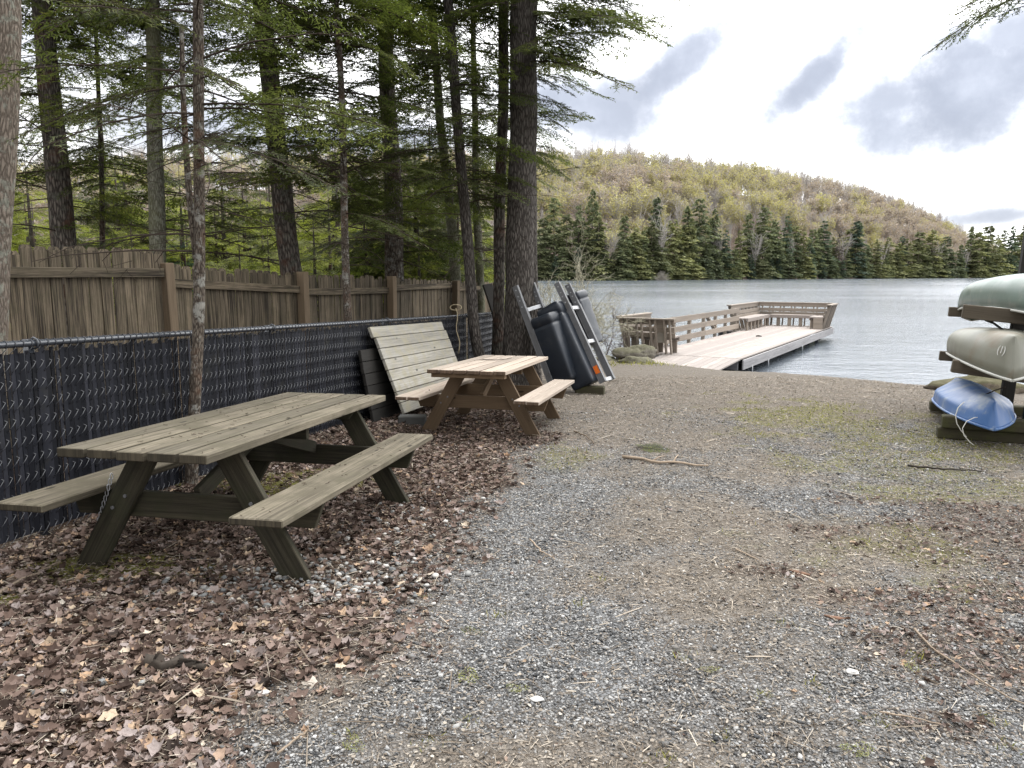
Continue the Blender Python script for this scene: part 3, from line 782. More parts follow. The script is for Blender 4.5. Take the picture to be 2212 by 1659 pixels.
# benches: list of (start, end, outward direction) for seat, back boards and leaning supports
def bench(p0, p1, outw, nsup, end_board=True):
    p0, p1, outw = np.array(p0, float), np.array(p1, float), np.array(outw, float)
    L = np.linalg.norm(p1 - p0); al = (p1 - p0) / L
    def Q(s_, o, z): w = p0 + al * s_ + outw * o; return DP(w[0], w[1], z)
    be = MB()
    be.beam(Q(0, -.02, .44), Q(L, -.02, .44), .17, .045); be.beam(Q(0, -.2, .44), Q(L, -.2, .44), .17, .045); be.beam(Q(0, -.38, .44), Q(L, -.38, .44), .17, .045)
    be.beam(Q(0, -.45, .375), Q(L, -.45, .375), .035, .09)
    be.build("bench_seat", M_DOCK, dk, True, .004)
    for z, o in ((.84, .24), (.64, .17), (.49, .115)):
        b = MB(); b.beam(Q(-.05, o - .05, z), Q(L + .05, o - .05, z), .03, .135, (*( -(al[0] * du + al[1] * dv)), 0) if False else (0, 0, 1)); b.build("bench_back", M_DOCKR, dk, True, .004)
    b = MB(); b.beam(Q(-.1, .25, .925), Q(L + .1, .25, .925), .19, .04); b.build("bench_cap", M_DOCKR, dk, True, .004)
    for k in range(nsup):
        s_ = .12 + (L - .24) * k / (nsup - 1)
        b = MB()
        b.beam(Q(s_ - .07, .0, -.12), Q(s_ - .07, .28, .905), .045, .085, (*((outw[0] * du + outw[1] * dv)), 0))
        b.beam(Q(s_ + .07, .0, -.12), Q(s_ + .07, .28, .905), .045, .085, (*((outw[0] * du + outw[1] * dv)), 0))
        b.build("bench_support", M_DOCKR, dk, True, .004)
        b = MB(); b.beam(Q(s_, -.40, 0), Q(s_, -.40, .33), .14, .05, (*((outw[0] * du + outw[1] * dv)), 0)); b.build("bench_leg", M_DOCKR, dk, True, .004)
bench((-.98, .86), (-.98, -.55), (-1, 0), 4)                         # by the ramp, its back to the shore
bench((-.60, -.60), (1.55, -.60), (0, -1), 4)
bench((8.65, -.10), (12.82, -.10), (0, -1), 8)
bench((12.62, -.30), (12.62, 2.55), (1, 0), 7)
bench((10.95, 2.56), (12.5, 2.56), (0, 1), 4)
b = MB(); b.beam(DP(-1.10, .70, .55), DP(-1.10, .36, .55), .02, .50); b.build("notice_board", mat_plain("notice_board", (.27, .245, .21), .7, 0, .12, 4), dk, True)
for (u, v, s_, a) in ((8.62, -.12, .42, 0), (10.92, 2.45, .40, 0)):
    b = MB(); b.beam(DP(u, v - .18, .21), DP(u, v + .16, .21), .03, .42); b.build("bench_end", M_DOCKR, dk, True, .004)
lf_ = MB(); q = onz(1639, 727, DZ); lf_.tube([q + (-.09, 0, .015), q + (0, .02, .02), q + (.1, -.02, .012)], [.02, .03, .01], 6)
tag(lf_.build("debris_scrap", M_TWIGD), "small dark scrap of debris lying on the dock deck", "debris")

# ------------------------------------------------------------------ canoe rack with canoes and kayak
RA = np.array([.93, -.37])                                           # arm direction, away from the drive
RB = np.array([.37, .93])                                            # boat direction, away from the camera
rk = thing("canoe_rack", "dark timber canoe rack with cantilever arms at the right edge", "rack", (5.3, 8.0, G(5.3, 8.0)))
def rack_arm(px, py, Y, L, tilt, h, name="arm"):
    p = at(px, py, Y); q = p + np.array([RA[0] * L, RA[1] * L, -tilt * L])
    b = MB(); b.beam(p, q, .085, h); b.build(name, M_RACK, rk, True, .008)
    return p, q
rack_arm(2079, 672, 8.1, 1.5, .10, .145); rack_arm(2056, 790, 8.1, 1.5, .12, .135)
rack_arm(2049, 673, 10.3, 1.6, .05, .125); rack_arm(2029, 768, 10.3, 1.6, .05, .125)
for (px, Y) in ((2201, 8.0), (2150, 10.0)):
    q = at(px, 880, Y)[:2] + RA * .12
    b = MB(); b.beam((q[0] - .03, q[1], G(*q) - .3), (q[0] + .10, q[1] - .03, 2.15), .14, .14, (*RB, 0)); b.build("post", M_DARKW, rk, True, .008)
b = MB(); b.tube([at(2135, 690, 8.05), at(2212, 745, 7.85)], .011, 8); b.tube([at(2130, 688, 8.1), at(2146, 694, 8.06)], .03, 8); b.build("brace", M_DARKW, rk, True)
for (px, py, Y, L, h, m) in ((2034, 909, 8.05, 1.9, .13, M_TIMBER), (2024, 932, 8.12, 1.9, .12, M_TIMBER), (2008, 876, 10.05, 1.6, .125, M_TIMBER)):
    p = at(px, py, Y); b = MB(); q = p + np.array([RA[0] * L, RA[1] * L, -.01])
    b.beam(p, q, .15, h, m=0); b.build("sill_timber", m, rk, True, .012)
def hull(label, name, cat, stem, axis, L, beam, depth, z_g, sheer, mat, inner, rocker=.06, tumble=.25, vee=.0, full=.62, gun=None, slope=0.0, blunt=0.0):
    """upturned canoe: stem = xy of the near tip"""
    axis = np.array(axis, float); axis /= np.linalg.norm(axis); side = np.array([axis[1], -axis[0]])
    t = thing(name, label, cat, (*stem, z_g), group=None)
    n, m = 46, 25; P = []; edge = [[], []]
    for i in range(n):
        f = i / (n - 1); e = abs(2 * f - 1)                          # 0 middle, 1 at tips
        hb = beam / 2 * max(0.0, 1 - e ** (2.6 if full > .6 else 2.0)) ** .82 + .006
        zg = -sheer * e ** 2.6
        dep = depth + (sheer - rocker) * e ** 3 * .9
        inset = blunt * e ** 8
        row = []
        for j in range(m):
            a = -1 + 2 * j / (m - 1)                                 # -1 left gunwale .. 1 right gunwale
            b_ = abs(a); th = (1 - b_) * math.pi / 2
            w = math.cos(th) ** full; w = w * (1 - .06 * tumble * 4 * b_ ** 6)
            zz = math.sin(th) ** (.62 + vee)
            if vee > .2:                                             # hard chined kayak section
                w = float(np.interp(b_, [0, .12, .50, .58, 1], [0, .24, .90, .955, 1])); zz = float(np.interp(b_, [0, .12, .50, .58, 1], [1, .95, .50, .42, 0]))
            # vee entry towards the stems
            w = w * (1 - e ** 3) + (b_ ** (1.0)) * e ** 3
            y_ = f * L; curve = 0.0
            if e > .9: curve = (e - .9) / .1 * .10 * zz * (1 if f < .5 else -1)
            q = np.array(stem) + axis * (y_ + curve) + side * (math.copysign(1, a) * w * hb if b_ > 1e-6 else 0)
            row.append(np.array([q[0], q[1], z_g + slope * f * L + zg + dep * zz]))
        P.append(row); edge[0].append(row[0]); edge[1].append(row[-1])
    b = MB(); b.quad_grid(np.array(P)); ho = b.build("hull", [mat], t, True)
    md = ho.modifiers.new('skin', 'SOLIDIFY'); md.thickness = .012; md.offset = -1
    for ed in edge:
        b = MB(); b.tube(np.array(ed), .014, 6); b.build("gunwale", gun or inner, t, True)
    return t, P
M_CANOEG = mat_plain("faded_green_hull", (.155, .205, .18), .38, 0, .22, 3, spec=.45, dirt=(.26, .275, .25), dirt_amt=.75)
M_CANOET = mat_plain("olive_tan_hull", (.20, .20, .165), .5, 0, .2, 3, spec=.4, dirt=(.17, .125, .085), dirt_amt=.6)
M_KAYAK = mat_plain("blue_hull", (.062, .14, .33), .42, 0, .22, 4, spec=.4, dirt=(.24, .29, .35), dirt_amt=.8)
M_GUNW = mat_plain("pale_gunwale", (.42, .42, .39), .5)
sx = at(2190, 790, 6.95)
tan_t, tanP = hull("olive tan canoe upturned on the middle arms of the rack", "canoe", "canoe", sx[:2], (.45, .893), 4.5, .86, .33, at(2050, 772, 8.1)[2] + .05, .14, M_CANOET, M_GUNW, gun=M_GUNW, slope=-.055)
gs = np.array([5.12, 6.9])
hull("faded green canoe upturned on the top arms of the rack", "canoe", "canoe", gs, (.345, .938), 4.7, .94, .37, at(2079, 658, 8.1)[2] + .04, .16, M_CANOEG, M_GUNW, gun=M_GUNW, slope=-.05)
ks = at(2150, 900, 7.35)
hull("blue kayak lying hull up on the lowest timbers of the rack", "kayak", "kayak", ks[:2], (.40, .916), 3.3, .70, .27, at(2034, 896, 8.05)[2] + .04, .06, M_KAYAK, M_KAYAK, full=1.05, vee=.28, slope=-.05)
# hull mark near the tan canoe's stem
i0 = 1; pA, pB, pC = tanP[i0][3], tanP[i0 + 1][3], tanP[i0][5]
ex = np.array(pA) - np.array(pB); ex /= np.linalg.norm(ex); ez = np.array(pC) - np.array(pA); nrm = np.cross(ex, ez); nrm /= np.linalg.norm(nrm)
if nrm[0] > 0: nrm = -nrm
ey = np.cross(nrm, ex)
if ey[2] < 0: ey = -ey; ex = np.cross(ey, nrm)
fc = bpy.data.curves.new("hull_mark", 'FONT'); fc.body = "(1)"; fc.size = .10; fc.extrude = .001; fc.align_x = 'CENTER'
fo = bpy.data.objects.new("hull_mark", fc); col.objects.link(fo)
dg = bpy.context.evaluated_depsgraph_get(); dg.update()
tm = bpy.data.meshes.new_from_object(fo.evaluated_get(dg)); bpy.data.objects.remove(fo)
tm.materials.clear(); tm.materials.append(mat_plain("white_paint", (.62, .62, .60), .6, 0, .1))
mo = bpy.data.objects.new("hull_mark", tm); col.objects.link(mo)
R = Matrix((ex, ey, nrm)).transposed().to_4x4(); R.translation = Vector(np.array(pA) * .35 + np.array(pB) * .65 + nrm * .008)
mo.parent = tan_t; mo.matrix_basis = tan_t.matrix_basis.inverted() @ R
# white cord hanging from the kayak
def pxs_(L_, Y): return [at(x, y, Y) for x, y in L_]
b = MB(); b.tube(pxs_([(2083, 868), (2070, 880), (2064, 897), (2067, 915), (2076, 930), (2088, 944)], 7.75), .0045, 6)
b.tube(pxs_([(2122, 902), (2105, 902), (2088, 910), (2079, 925), (2082, 940), (2095, 955), (2104, 962)], 7.6), .0045, 6)
tag(b.build("cord", M_CORD), "white cord looping down from the blue kayak over the timbers", "cord")
b = MB(); b.tube([at(2115, 858, 7.9), at(2150, 843, 7.75), at(2172, 836, 7.6)], .006, 6)
tag(b.build("cord", M_TWIGD), "thin dark cord stretched across the top of the blue kayak", "cord")

# needles and leaf scraps lying on the near table
Mt = T1.matrix_basis; r_ = np.random.default_rng(3); b = MB()
for k in range(150):
    on_top = k < 105
    xx, yy, zz = (r_.uniform(-.40, .40), r_.uniform(-1.17, 1.15), .7545) if on_top else (.645 + r_.uniform(-.12, .12), r_.uniform(-1.17, 1.17), .4590)
    a_ = r_.uniform(0, 6.28); l_ = r_.uniform(.008, .03); wv_ = r_.uniform(.0012, .005)
    p = np.array(Mt @ Vector((xx, yy, zz))); q = np.array(Mt @ Vector((xx + math.cos(a_) * l_, yy + math.sin(a_) * l_, zz + .002)))
    b.beam(p, q, wv_, .002, (0, 0, 1))
tag(b.build("table_litter", mat_wood("table_litter", (.10, .075, .05), (.03, .022, .016), 1.0)), "dry needles and leaf scraps scattered on the mossy table's top and right seat", "litter", kind='stuff')
# ------------------------------------------------------------------ near trees
M_BARKD = mat_bark("dark_conifer_bark", (.17, .148, .128), (.062, .053, .047), 1.0, lichen=(.17, .18, .15), lich_amt=.35, warm=(.12, .055, .034), warm_amt=.45, depth=.03)
M_BARKM = mat_bark("hemlock_bark", (.155, .138, .124), (.068, .059, .053), 1.25, lichen=(.15, .15, .13), lich_amt=.2, depth=.035)
M_BARKG = mat_bark("grey_green_bark", (.19, .185, .15), (.10, .096, .076), 1.6, lichen=(.27, .28, .24), lich_amt=.5, moss=(.095, .10, .045), moss_amt=.5, depth=.008)
M_BARKP = mat_bark("maple_bark", (.31, .26, .215), (.20, .165, .135), 1.7, lichen=(.36, .38, .32), lich_amt=.6, depth=.02)
M_BARKS = mat_bark("sapling_bark", (.16, .135, .11), (.065, .052, .042), 3.0, lichen=(.36, .36, .33), lich_amt=.6, warm=(.15, .08, .05), warm_amt=.5, depth=.006)
M_BARKB = mat_bark("flaky_bark", (.17, .15, .125), (.055, .046, .038), 1.2, lichen=(.30, .30, .28), lich_amt=.6, warm=(.13, .07, .05), warm_amt=.4, depth=.03)
M_BRANCH = mat_plain("branch_bark", (.055, .043, .035), .95, 0, .4, 20, spec=.1)
M_BRANCHR = mat_plain("bare_branch", (.085, .062, .048), .95, 0, .4, 20, spec=.1)
NEEDLE_D = mat_leaf("hemlock_needles", [(0, (.036, .052, .018)), (.5, (.092, .116, .034)), (.85, (.155, .175, .052)), (1, (.21, .20, .07))], .65, .46)
NEEDLE_M = mat_leaf("fir_needles", [(0, (.046, .062, .026)), (.5, (.098, .118, .045)), (1, (.17, .18, .07))], .6, .44)
NEEDLE_L = mat_leaf("young_fir_needles", [(0, (.12, .145, .034)), (.5, (.25, .28, .065)), (1, (.40, .41, .12))], .6, .48)
NEEDLE_B = mat_leaf("blue_green_needles", [(0, (.028, .070, .050)), (.5, (.060, .13, .088)), (1, (.10, .18, .12))], .6, .3)

def make_spray(L, seed, leaf=True, tip=0.055, gap=.030, dens=1.0, bare_in=.18, hang=.12, wide=.42):
    """flat branch along +x. returns wood segments [(p,q,r)] and leaf triangles (n,3,3)"""
    r = np.random.default_rng(seed); segs = []; tr = []
    n = max(5, int(L / .16)); xs_ = np.linspace(0, L, n + 1)
    bend = r.uniform(-.12, .12)
    ax = np.stack([xs_, bend * L * (xs_ / L) ** 2 + np.cumsum(r.normal(0, .008, n + 1)), .05 * L * np.sin(xs_ / L * 2.2) - hang * L * (xs_ / L) ** 2.2 + np.cumsum(r.normal(0, .006, n + 1))], 1)
    for a, b, f in zip(ax[:-1], ax[1:], xs_[:-1] / L): segs.append((a, b, .0075 * L ** .8 * (1 - f * .85) + .0015))
    def leaves(p, q, off0=0):
        l = np.linalg.norm(q - p); k = int(l / gap * dens)
        if k < 1: return
        d = (q - p) / l; sd = np.array([-d[1], d[0], 0]); sd /= np.linalg.norm(sd) + 1e-9
        t = (np.arange(k) + r.uniform(0, 1, k)) / k
        for sg in (-1, 1):
            base = p + (q - p) * t[:, None]
            ang = r.uniform(.75, 1.25, k); ln = tip * r.uniform(.6, 1.25, k)
            dirv = d * np.cos(ang)[:, None] + sd * (sg * np.sin(ang))[:, None] + np.array([0, 0, 1]) * r.uniform(-.45, .2, k)[:, None]
            wv = d * (tip * .20)
            tr.append(np.stack([base - wv, base + wv, base + dirv * ln[:, None]], 1))
    def pt(x):
        i = np.interp(x, xs_, np.arange(n + 1)); a = int(min(i, n - 1)); return ax[a] + (ax[a + 1] - ax[a]) * (i - a)
    x = L * bare_in * r.uniform(.7, 1.2); sg = 1
    while x < L * .98:
        f = x / L; l = (wide * L * (1 - f) ** .75 * min(1, .35 + f * 2.2) + .07) * r.uniform(.65, 1.15)
        p = pt(x); a = r.uniform(.75, 1.1) * sg
        d = np.array([math.cos(a), math.sin(a), r.uniform(-.22, .06)]); m = p + d * l * .5; d2 = d + np.array([.25, 0, -.25]); q = m + d2 / np.linalg.norm(d2) * l * .5
        segs.append((p, m, .0032 + .002 * l)); segs.append((m, q, .0022))
        if leaf: leaves(p + (m - p) * .15, m); leaves(m, q)
        y = .09
        while y < l * .9:
            pp = p + (m - p) * (y / (l * .5)) if y < l * .5 else m + (q - m) * (y / (l * .5) - 1)
            for s2 in (-1, 1):
                if r.random() < .82:
                    l2 = min(.20, (l - y) * .5 + .04) * r.uniform(.6, 1.1); a2 = a + s2 * r.uniform(.65, 1.0)
                    e = np.array([math.cos(a2), math.sin(a2), r.uniform(-.35, .1)]) * l2
                    if leaf: leaves(pp, pp + e)
                    if l2 > .07: segs.append((pp, pp + e, .0016))
            y += r.uniform(.055, .095)
        sg = -sg; x += r.uniform(.05, .09) * (.7 + .3 * L)
    if leaf: leaves(pt(L * .6), ax[-1])
    return segs, (np.concatenate(tr) if tr else np.zeros((0, 3, 3)))
def segs_mesh(segs, minr=0.0):
    """three sided prisms, vectorised: verts (n,6,3)"""
    P = np.array([s_[0] for s_ in segs]); Q = np.array([s_[1] for s_ in segs]); R = np.maximum(np.array([s_[2] for s_ in segs]), minr)
    d = Q - P; d /= np.linalg.norm(d, axis=1)[:, None] + 1e-9
    ref = np.where(np.abs(d[:, 2:3]) > .9, np.array([[1., 0, 0]]), np.array([[0, 0, 1.]]))
    a = np.cross(d, ref); a /= np.linalg.norm(a, axis=1)[:, None] + 1e-9; b = np.cross(d, a)
    out_ = []
    for base, rs in ((P, 1.0), (Q, .72)):
        for k in range(3):
            an = 2 * math.pi * k / 3; out_.append(base + (a * math.cos(an) + b * math.sin(an)) * (R * rs)[:, None])
    return np.stack(out_, 1)
PR_F = np.array([[0, 1, 4, 3], [1, 2, 5, 4], [2, 0, 3, 5]])
SPR = {}
for L_ in (.9, 1.5, 2.2):
    SPR[L_] = []
    for sd in range(4):
        sg_, tr_ = make_spray(L_, int(L_ * 100) + sd, tip=.056, gap=.030, dens=.9)
        SPR[L_].append((segs_mesh(sg_), tr_))
SPRF = {}
for L_ in (.9, 1.5, 2.2):
    SPRF[L_] = []
    for sd in range(3):
        sg_, tr_ = make_spray(L_, int(L_ * 100) + 50 + sd, tip=.034, gap=.017, dens=.85)
        SPRF[L_].append((segs_mesh(sg_), tr_))
BARE = {}
for L_ in (1.0, 1.7, 2.4):
    BARE[L_] = []
    for sd in range(4):
        sg_, _ = make_spray(L_, 900 + int(L_ * 100) + sd, leaf=False, hang=.10, wide=.34)
        keep = [q for k, q in enumerate(sg_) if k < L_ / .16 or random.random() < .42]
        BARE[L_].append(segs_mesh(keep, .0022))
def place(A, R, T): return A @ R.T + T
def rot_spray(azim, pitch, roll=0.0, sc=1.0):
    return np.array(Matrix.Rotation(azim, 3, 'Z') @ Matrix.Rotation(-pitch, 3, 'Y') @ Matrix.Rotation(roll, 3, 'X')) * sc
def spray_mesh(name, items, mats, seed=0, clump=.35):
    """items: list of (prisms(n,6,3), tris(m,3,3)); wood = slot 0, needles = slot 1"""
    r = np.random.default_rng(seed)
    W = np.concatenate([w.reshape(-1, 6, 3) for w, _ in items]) if items else np.zeros((0, 6, 3))
    Tn = [t for _, t in items]; T = np.concatenate(Tn) if Tn else np.zeros((0, 3, 3))
    nw, nt = len(W), len(T)
    V = np.concatenate([W.reshape(-1, 3), T.reshape(-1, 3)])
    lw = (np.arange(nw)[:, None, None] * 6 + PR_F[None]).reshape(-1); lt = nw * 6 + np.arange(nt * 3)
    st = np.concatenate([np.arange(nw * 3) * 4, nw * 12 + np.arange(nt) * 3])
    mi = np.concatenate([np.zeros(nw * 3, int), np.ones(nt, int)])
    rb = np.concatenate([np.full(len(t), r.normal(0, .14)) for t in Tn]) if Tn else np.zeros(0)
    rn = np.concatenate([np.full(nw * 3, .5), np.clip(.45 + rb + r.normal(0, .16, nt), 0, 1)])
    return raw_mesh(name, V, np.concatenate([lw, lt]), st, mats, mi, rnd=rn)
def path_at(P, z):
    P = np.asarray(P); return np.array([np.interp(z, P[:, 2], P[:, k]) for k in range(3)])
DENS = 2.5
def conifer(name, label, trunk_px, Y, r0, H, needle, bark, z_live, n_per_m, Lb, seed, dead=(0, 0, 0), group="tall conifers behind the fences", crown_top=None, pitch=(-.30, .05), azbias=None, r_top=.3, base_flare=1.25, low=None, sides=14, rough=.10, Yb=None):
    r = np.random.default_rng(seed)
    P = [at(px, py, Y) for px, py in trunk_px]
    P = sorted(P, key=lambda p: p[2]); b0 = P[0]; zg = G(b0[0], b0[1])
    if b0[2] > zg - .1:
        dxy = (P[1] - P[0]) / max(P[1][2] - P[0][2], .1); P.insert(0, b0 + dxy * (zg - .2 - b0[2]))
    top = P[-1]; dxy = (P[-1] - P[-2]) / max(P[-1][2] - P[-2][2], .1)
    if H > top[2]: P.append(np.array([top[0] + dxy[0] * .5 * (H - top[2]), top[1], H]))
    P = np.array(P)
    zz = np.concatenate([np.linspace(P[0][2], zg + .5, 5), np.arange(zg + .75, H, .35), [H]])
    path = np.array([path_at(P, z) for z in zz])
    f = (zz - zg) / (H - zg)
    path[:, :2] += np.stack([np.sin(zz * 1.9 + seed), np.cos(zz * 1.5 + seed * 2)], 1) * .012
    R = r0 * (1 - f * (1 - r_top)); R = np.where(zz < zg + .6, R * (1 + (base_flare - 1) * np.clip((zg + .6 - zz) / .6, 0, 1) ** 1.5), R)
    t = thing(name, label, "tree", (path[0][0], path[0][1], zg), group=group)
    tb = MB(); tb.tube(path, R, sides, rough=rough, seed=seed); tb.build("trunk", bark, t, True)
    base = np.array([path[0][0], path[0][1], zg])
    items = []; z = z_live; zt = crown_top or H
    if low: z = low[0]
    while z < zt:
        L = Lb * (1.0 if z < zt - 3 else max(.3, (zt - z) / 3)) * r.uniform(.6, 1.15)
        azm = r.uniform(0, 2 * math.pi)
        if azbias is not None and r.random() < azbias[1]: azm = azbias[0] + r.normal(0, .6)
        SS = SPRF if Y < 7 else SPR; key = min(SS, key=lambda k: abs(k - L)); w, tr_ = SS[key][r.integers(len(SS[key]))]
        M = rot_spray(azm, r.uniform(*pitch), r.normal(0, .25), L / key); o = path_at(path, z) - base
        items.append((place(w, M, o), place(tr_, M, o))); z += r.exponential(1.0 / (n_per_m * DENS) if (low is None or z > z_live) else 1.0 / low[1])
    if dead[2]:
        W = items; z = dead[0]
        while z < dead[1]:
            L = Lb * r.uniform(.45, 1.1); key = min(BARE, key=lambda k: abs(k - L)); w = BARE[key][r.integers(4)]
            azm = r.uniform(0, 2 * math.pi)
            M = rot_spray(azm, r.uniform(-.28, .28), r.normal(0, .4), L / key)
            W.append((place(w, M, path_at(path, z) - base), np.zeros((0, 3, 3)))); z += r.exponential(1.0 / dead[2])
    if items: link_mesh("crown", spray_mesh("crown", items, [M_BRANCH, needle], seed), t)
    return t, path
conifer("maple_tree", "pale brown barked tree trunk at the left edge between the two fences", [(-20, 690), (-6, 450), (4, 250), (9, 0)], 6.3, .145, 9, NEEDLE_M, M_BARKP, 7, .01, 1, 1, group="trees between the two fences", base_flare=1.1)
conifer("conifer_tree", "thick dark conifer trunk with a reddish scar, leftmost behind the wooden fence", [(139, 535), (120, 330), (100, 100), (88, 0)], 12.5, .215, 12, NEEDLE_D, M_BARKD, 3.4, 5.5, 2.2, 2, low=(2.3, 3.5), dead=(1.8, 4.2, 5))
conifer("conifer_tree", "very thin dark conifer stem just right of the thick scarred trunk", [(221, 540), (218, 300), (208, 100), (200, 0)], 13.2, .055, 9, NEEDLE_D, M_BARKD, 2.9, 6, 1.6, 3, low=(1.7, 4), dead=(1.6, 3.4, 6), sides=8)
conifer("conifer_tree", "straight pale grey trunk behind the wooden fence post", [(339, 560), (335, 300), (332, 100), (328, 0)], 12.0, .135, 12, NEEDLE_D, M_BARKG, 3.9, 5, 2.0, 4, low=(2.2, 4), dead=(2.2, 4.4, 4), r_top=.5, rough=.04)
e_t, e_p = conifer("young_fir_tree", "slim spotted fir in front of the chain link fence by the mossy table", [(421, 890), (425, 700), (427, 500), (430, 350), (433, 150), (432, 0)], 5.9, .047, 7, NEEDLE_M, M_BARKS, 2.55, 7.5, 1.35, 5, dead=(1.75, 3.3, 9), group="trees between the two fences", sides=10, r_top=.5, base_flare=1.1)
b = MB(); b.tube([at(424, 560, 5.9), at(415, 480, 5.95), at(409, 420, 6.0), at(400, 300, 6.05), at(395, 190, 6.1), at(392, 60, 6.1)], [.026, .026, .026, .024, .021, .017], 8, rough=.08)
b.build("fork_stem", M_BARKS, e_t, True)
conifer("conifer_tree", "thick dark rough trunk rising behind the second wooden fence post", [(629, 590), (612, 420), (590, 250), (575, 100), (565, 0)], 13.0, .20, 12, NEEDLE_D, M_BARKD, 3.3, 5.5, 2.2, 6, low=(2.2, 4.5), dead=(1.7, 4.0, 6))
conifer("young_fir_tree", "thin brown fir stem in front of the wooden fence's middle panel", [(751, 680), (745, 450), (738, 250), (728, 0)], 10.6, .06, 9, NEEDLE_D, M_BARKS, 2.4, 7.5, 1.7, 7, dead=(1.7, 3.2, 7), group="trees between the two fences", sides=10)
conifer("conifer_tree", "sturdy flaky barked conifer with pale patches behind the middle fence post", [(853, 610), (848, 400), (838, 200), (828, 0)], 14.5, .20, 12, NEEDLE_D, M_BARKB, 2.9, 4.6, 2.1, 8, low=(2.0, 3.5), dead=(1.6, 3.6, 4))
conifer("conifer_tree", "slender grey green trunk leaning left, half hidden by hemlock sprays", [(985, 600), (962, 347), (950, 250), (934, 43), (930, 0)], 17, .135, 12, NEEDLE_D, M_BARKG, 3.0, 4.0, 2.0, 9, low=(1.6, 3), dead=(1.8, 4, 3), rough=.05)
conifer("conifer_tree", "slim dark trunk leaning left over the end of the chain link fence", [(1043, 800), (1027, 720), (1004, 477), (993, 304), (969, 22), (966, 0)], 12.5, .095, 10, NEEDLE_D, M_BARKM, 3.0, 5.5, 1.7, 10, dead=(2.0, 4, 5), group="trunks grouped by the lake shore", r_top=.6)
conifer("conifer_tree", "straight thin greenish trunk between the leaning trunk and the dark one", [(1036, 600), (1030, 470), (1024, 200), (1023, 0)], 17, .10, 11, NEEDLE_D, M_BARKG, 2.6, 3.6, 1.8, 11, dead=(1.8, 3.6, 3), group="trunks grouped by the lake shore", rough=.05)
conifer("conifer_tree", "near black narrow trunk immediately left of the biggest trunk", [(1074, 770), (1077, 607), (1082, 390), (1090, 0)], 13.6, .105, 11, NEEDLE_D, M_BARKD, 3.6, 4, 1.8, 12, dead=(2.0, 4, 3), group="trunks grouped by the lake shore", r_top=.7)
m_t, m_p = conifer("hemlock_tree", "biggest dark furrowed hemlock trunk beside the stored dock frames", [(1112, 835), (1116, 770), (1122, 600), (1127, 390), (1131, 100), (1134, 0)], 12.7, .245, 13, NEEDLE_D, M_BARKM, 4.9, 4.5, 2.2, 13, group="trunks grouped by the lake shore", base_flare=1.28, sides=20, azbias=(.2, .35), r_top=.62)
conifer("hemlock_tree", "second furrowed trunk tucked behind the right side of the biggest trunk", [(1150, 800), (1148, 600), (1143, 300), (1141, 0)], 13.5, .14, 11, NEEDLE_D, M_BARKM, 3.55, 4.5, .85, 14, group="trunks grouped by the lake shore", crown_top=5.6, azbias=(.1, .8), pitch=(-.45, .0))
# hemlock sprays hanging into the sky right of the biggest trunk
items = []; r = np.random.default_rng(5)
base = np.array(m_t.location)
for (px, py, L, azm, pt_) in ((1150, 20, 1.7, .25, -.35), (1160, -20, 2.2, .05, -.22), (1180, -60, 2.3, -.15, -.2), (1155, 70, 1.2, .3, -.4), (1150, 110, .9, -.2, -.3), (1150, 0, 1.5, -.6, -.4), (1165, -40, 2.0, .4, -.25), (1150, 40, 1.3, -.25, -.45),
                          (1155, 200, .8, .1, -.4), (1155, 240, .75, -.3, -.5), (1152, 270, .8, .3, -.35), (1150, 300, .7, 0, -.5), (1152, 225, .7, .5, -.3), (1150, 325, .55, .2, -.6)):
    key = min(SPR, key=lambda k: abs(k - L)); w, tr_ = SPR[key][r.integers(4)]
    M = rot_spray(azm, pt_, r.normal(0, .3), L / key); o = at(px, py, 12.8) - base
    items.append((place(w, M, o), place(tr_, M, o)))
link_mesh("lower_boughs", spray_mesh("lower_boughs", items, [M_BRANCH, NEEDLE_D], 77), m_t)
# tree just outside the frame on the right whose boughs reach in at the top
rt, rp = conifer("hemlock_tree", "hemlock beyond the right edge whose drooping boughs hang into the top corner", [(2480, 900), (2470, 300), (2460, 0)], 9.0, .18, 9, NEEDLE_D, M_BARKM, 5.6, 3.5, 2.0, 21, group="trees around the launch")
items = []; base = np.array(rt.location)
for (px, py, L, azm, pt_) in ((2330, -60, 1.35, 3.0, -.42), (2300, -70, 1.2, 3.35, -.30), (2260, -40, .9, 2.8, -.5), (2330, -10, .8, 3.3, -.25), (2250, -50, .9, 3.25, -.45)):
    key = min(SPRF, key=lambda k: abs(k - L)); w, tr_ = SPRF[key][r.integers(3)]
    M = rot_spray(azm, pt_, r.normal(0, .3), L / key); o = at(px, py, 7.2) - base
    items.append((place(w, M, o), place(tr_, M, o)))
b0_, b1_ = at(2330, -60, 7.2) - base, at(2460, -130, 9.0) - base
items.append((segs_mesh([(b1_, b0_, .03)]), np.zeros((0, 3, 3))))
link_mesh("lower_boughs", spray_mesh("lower_boughs", items, [M_BRANCH, NEEDLE_D], 78), rt)

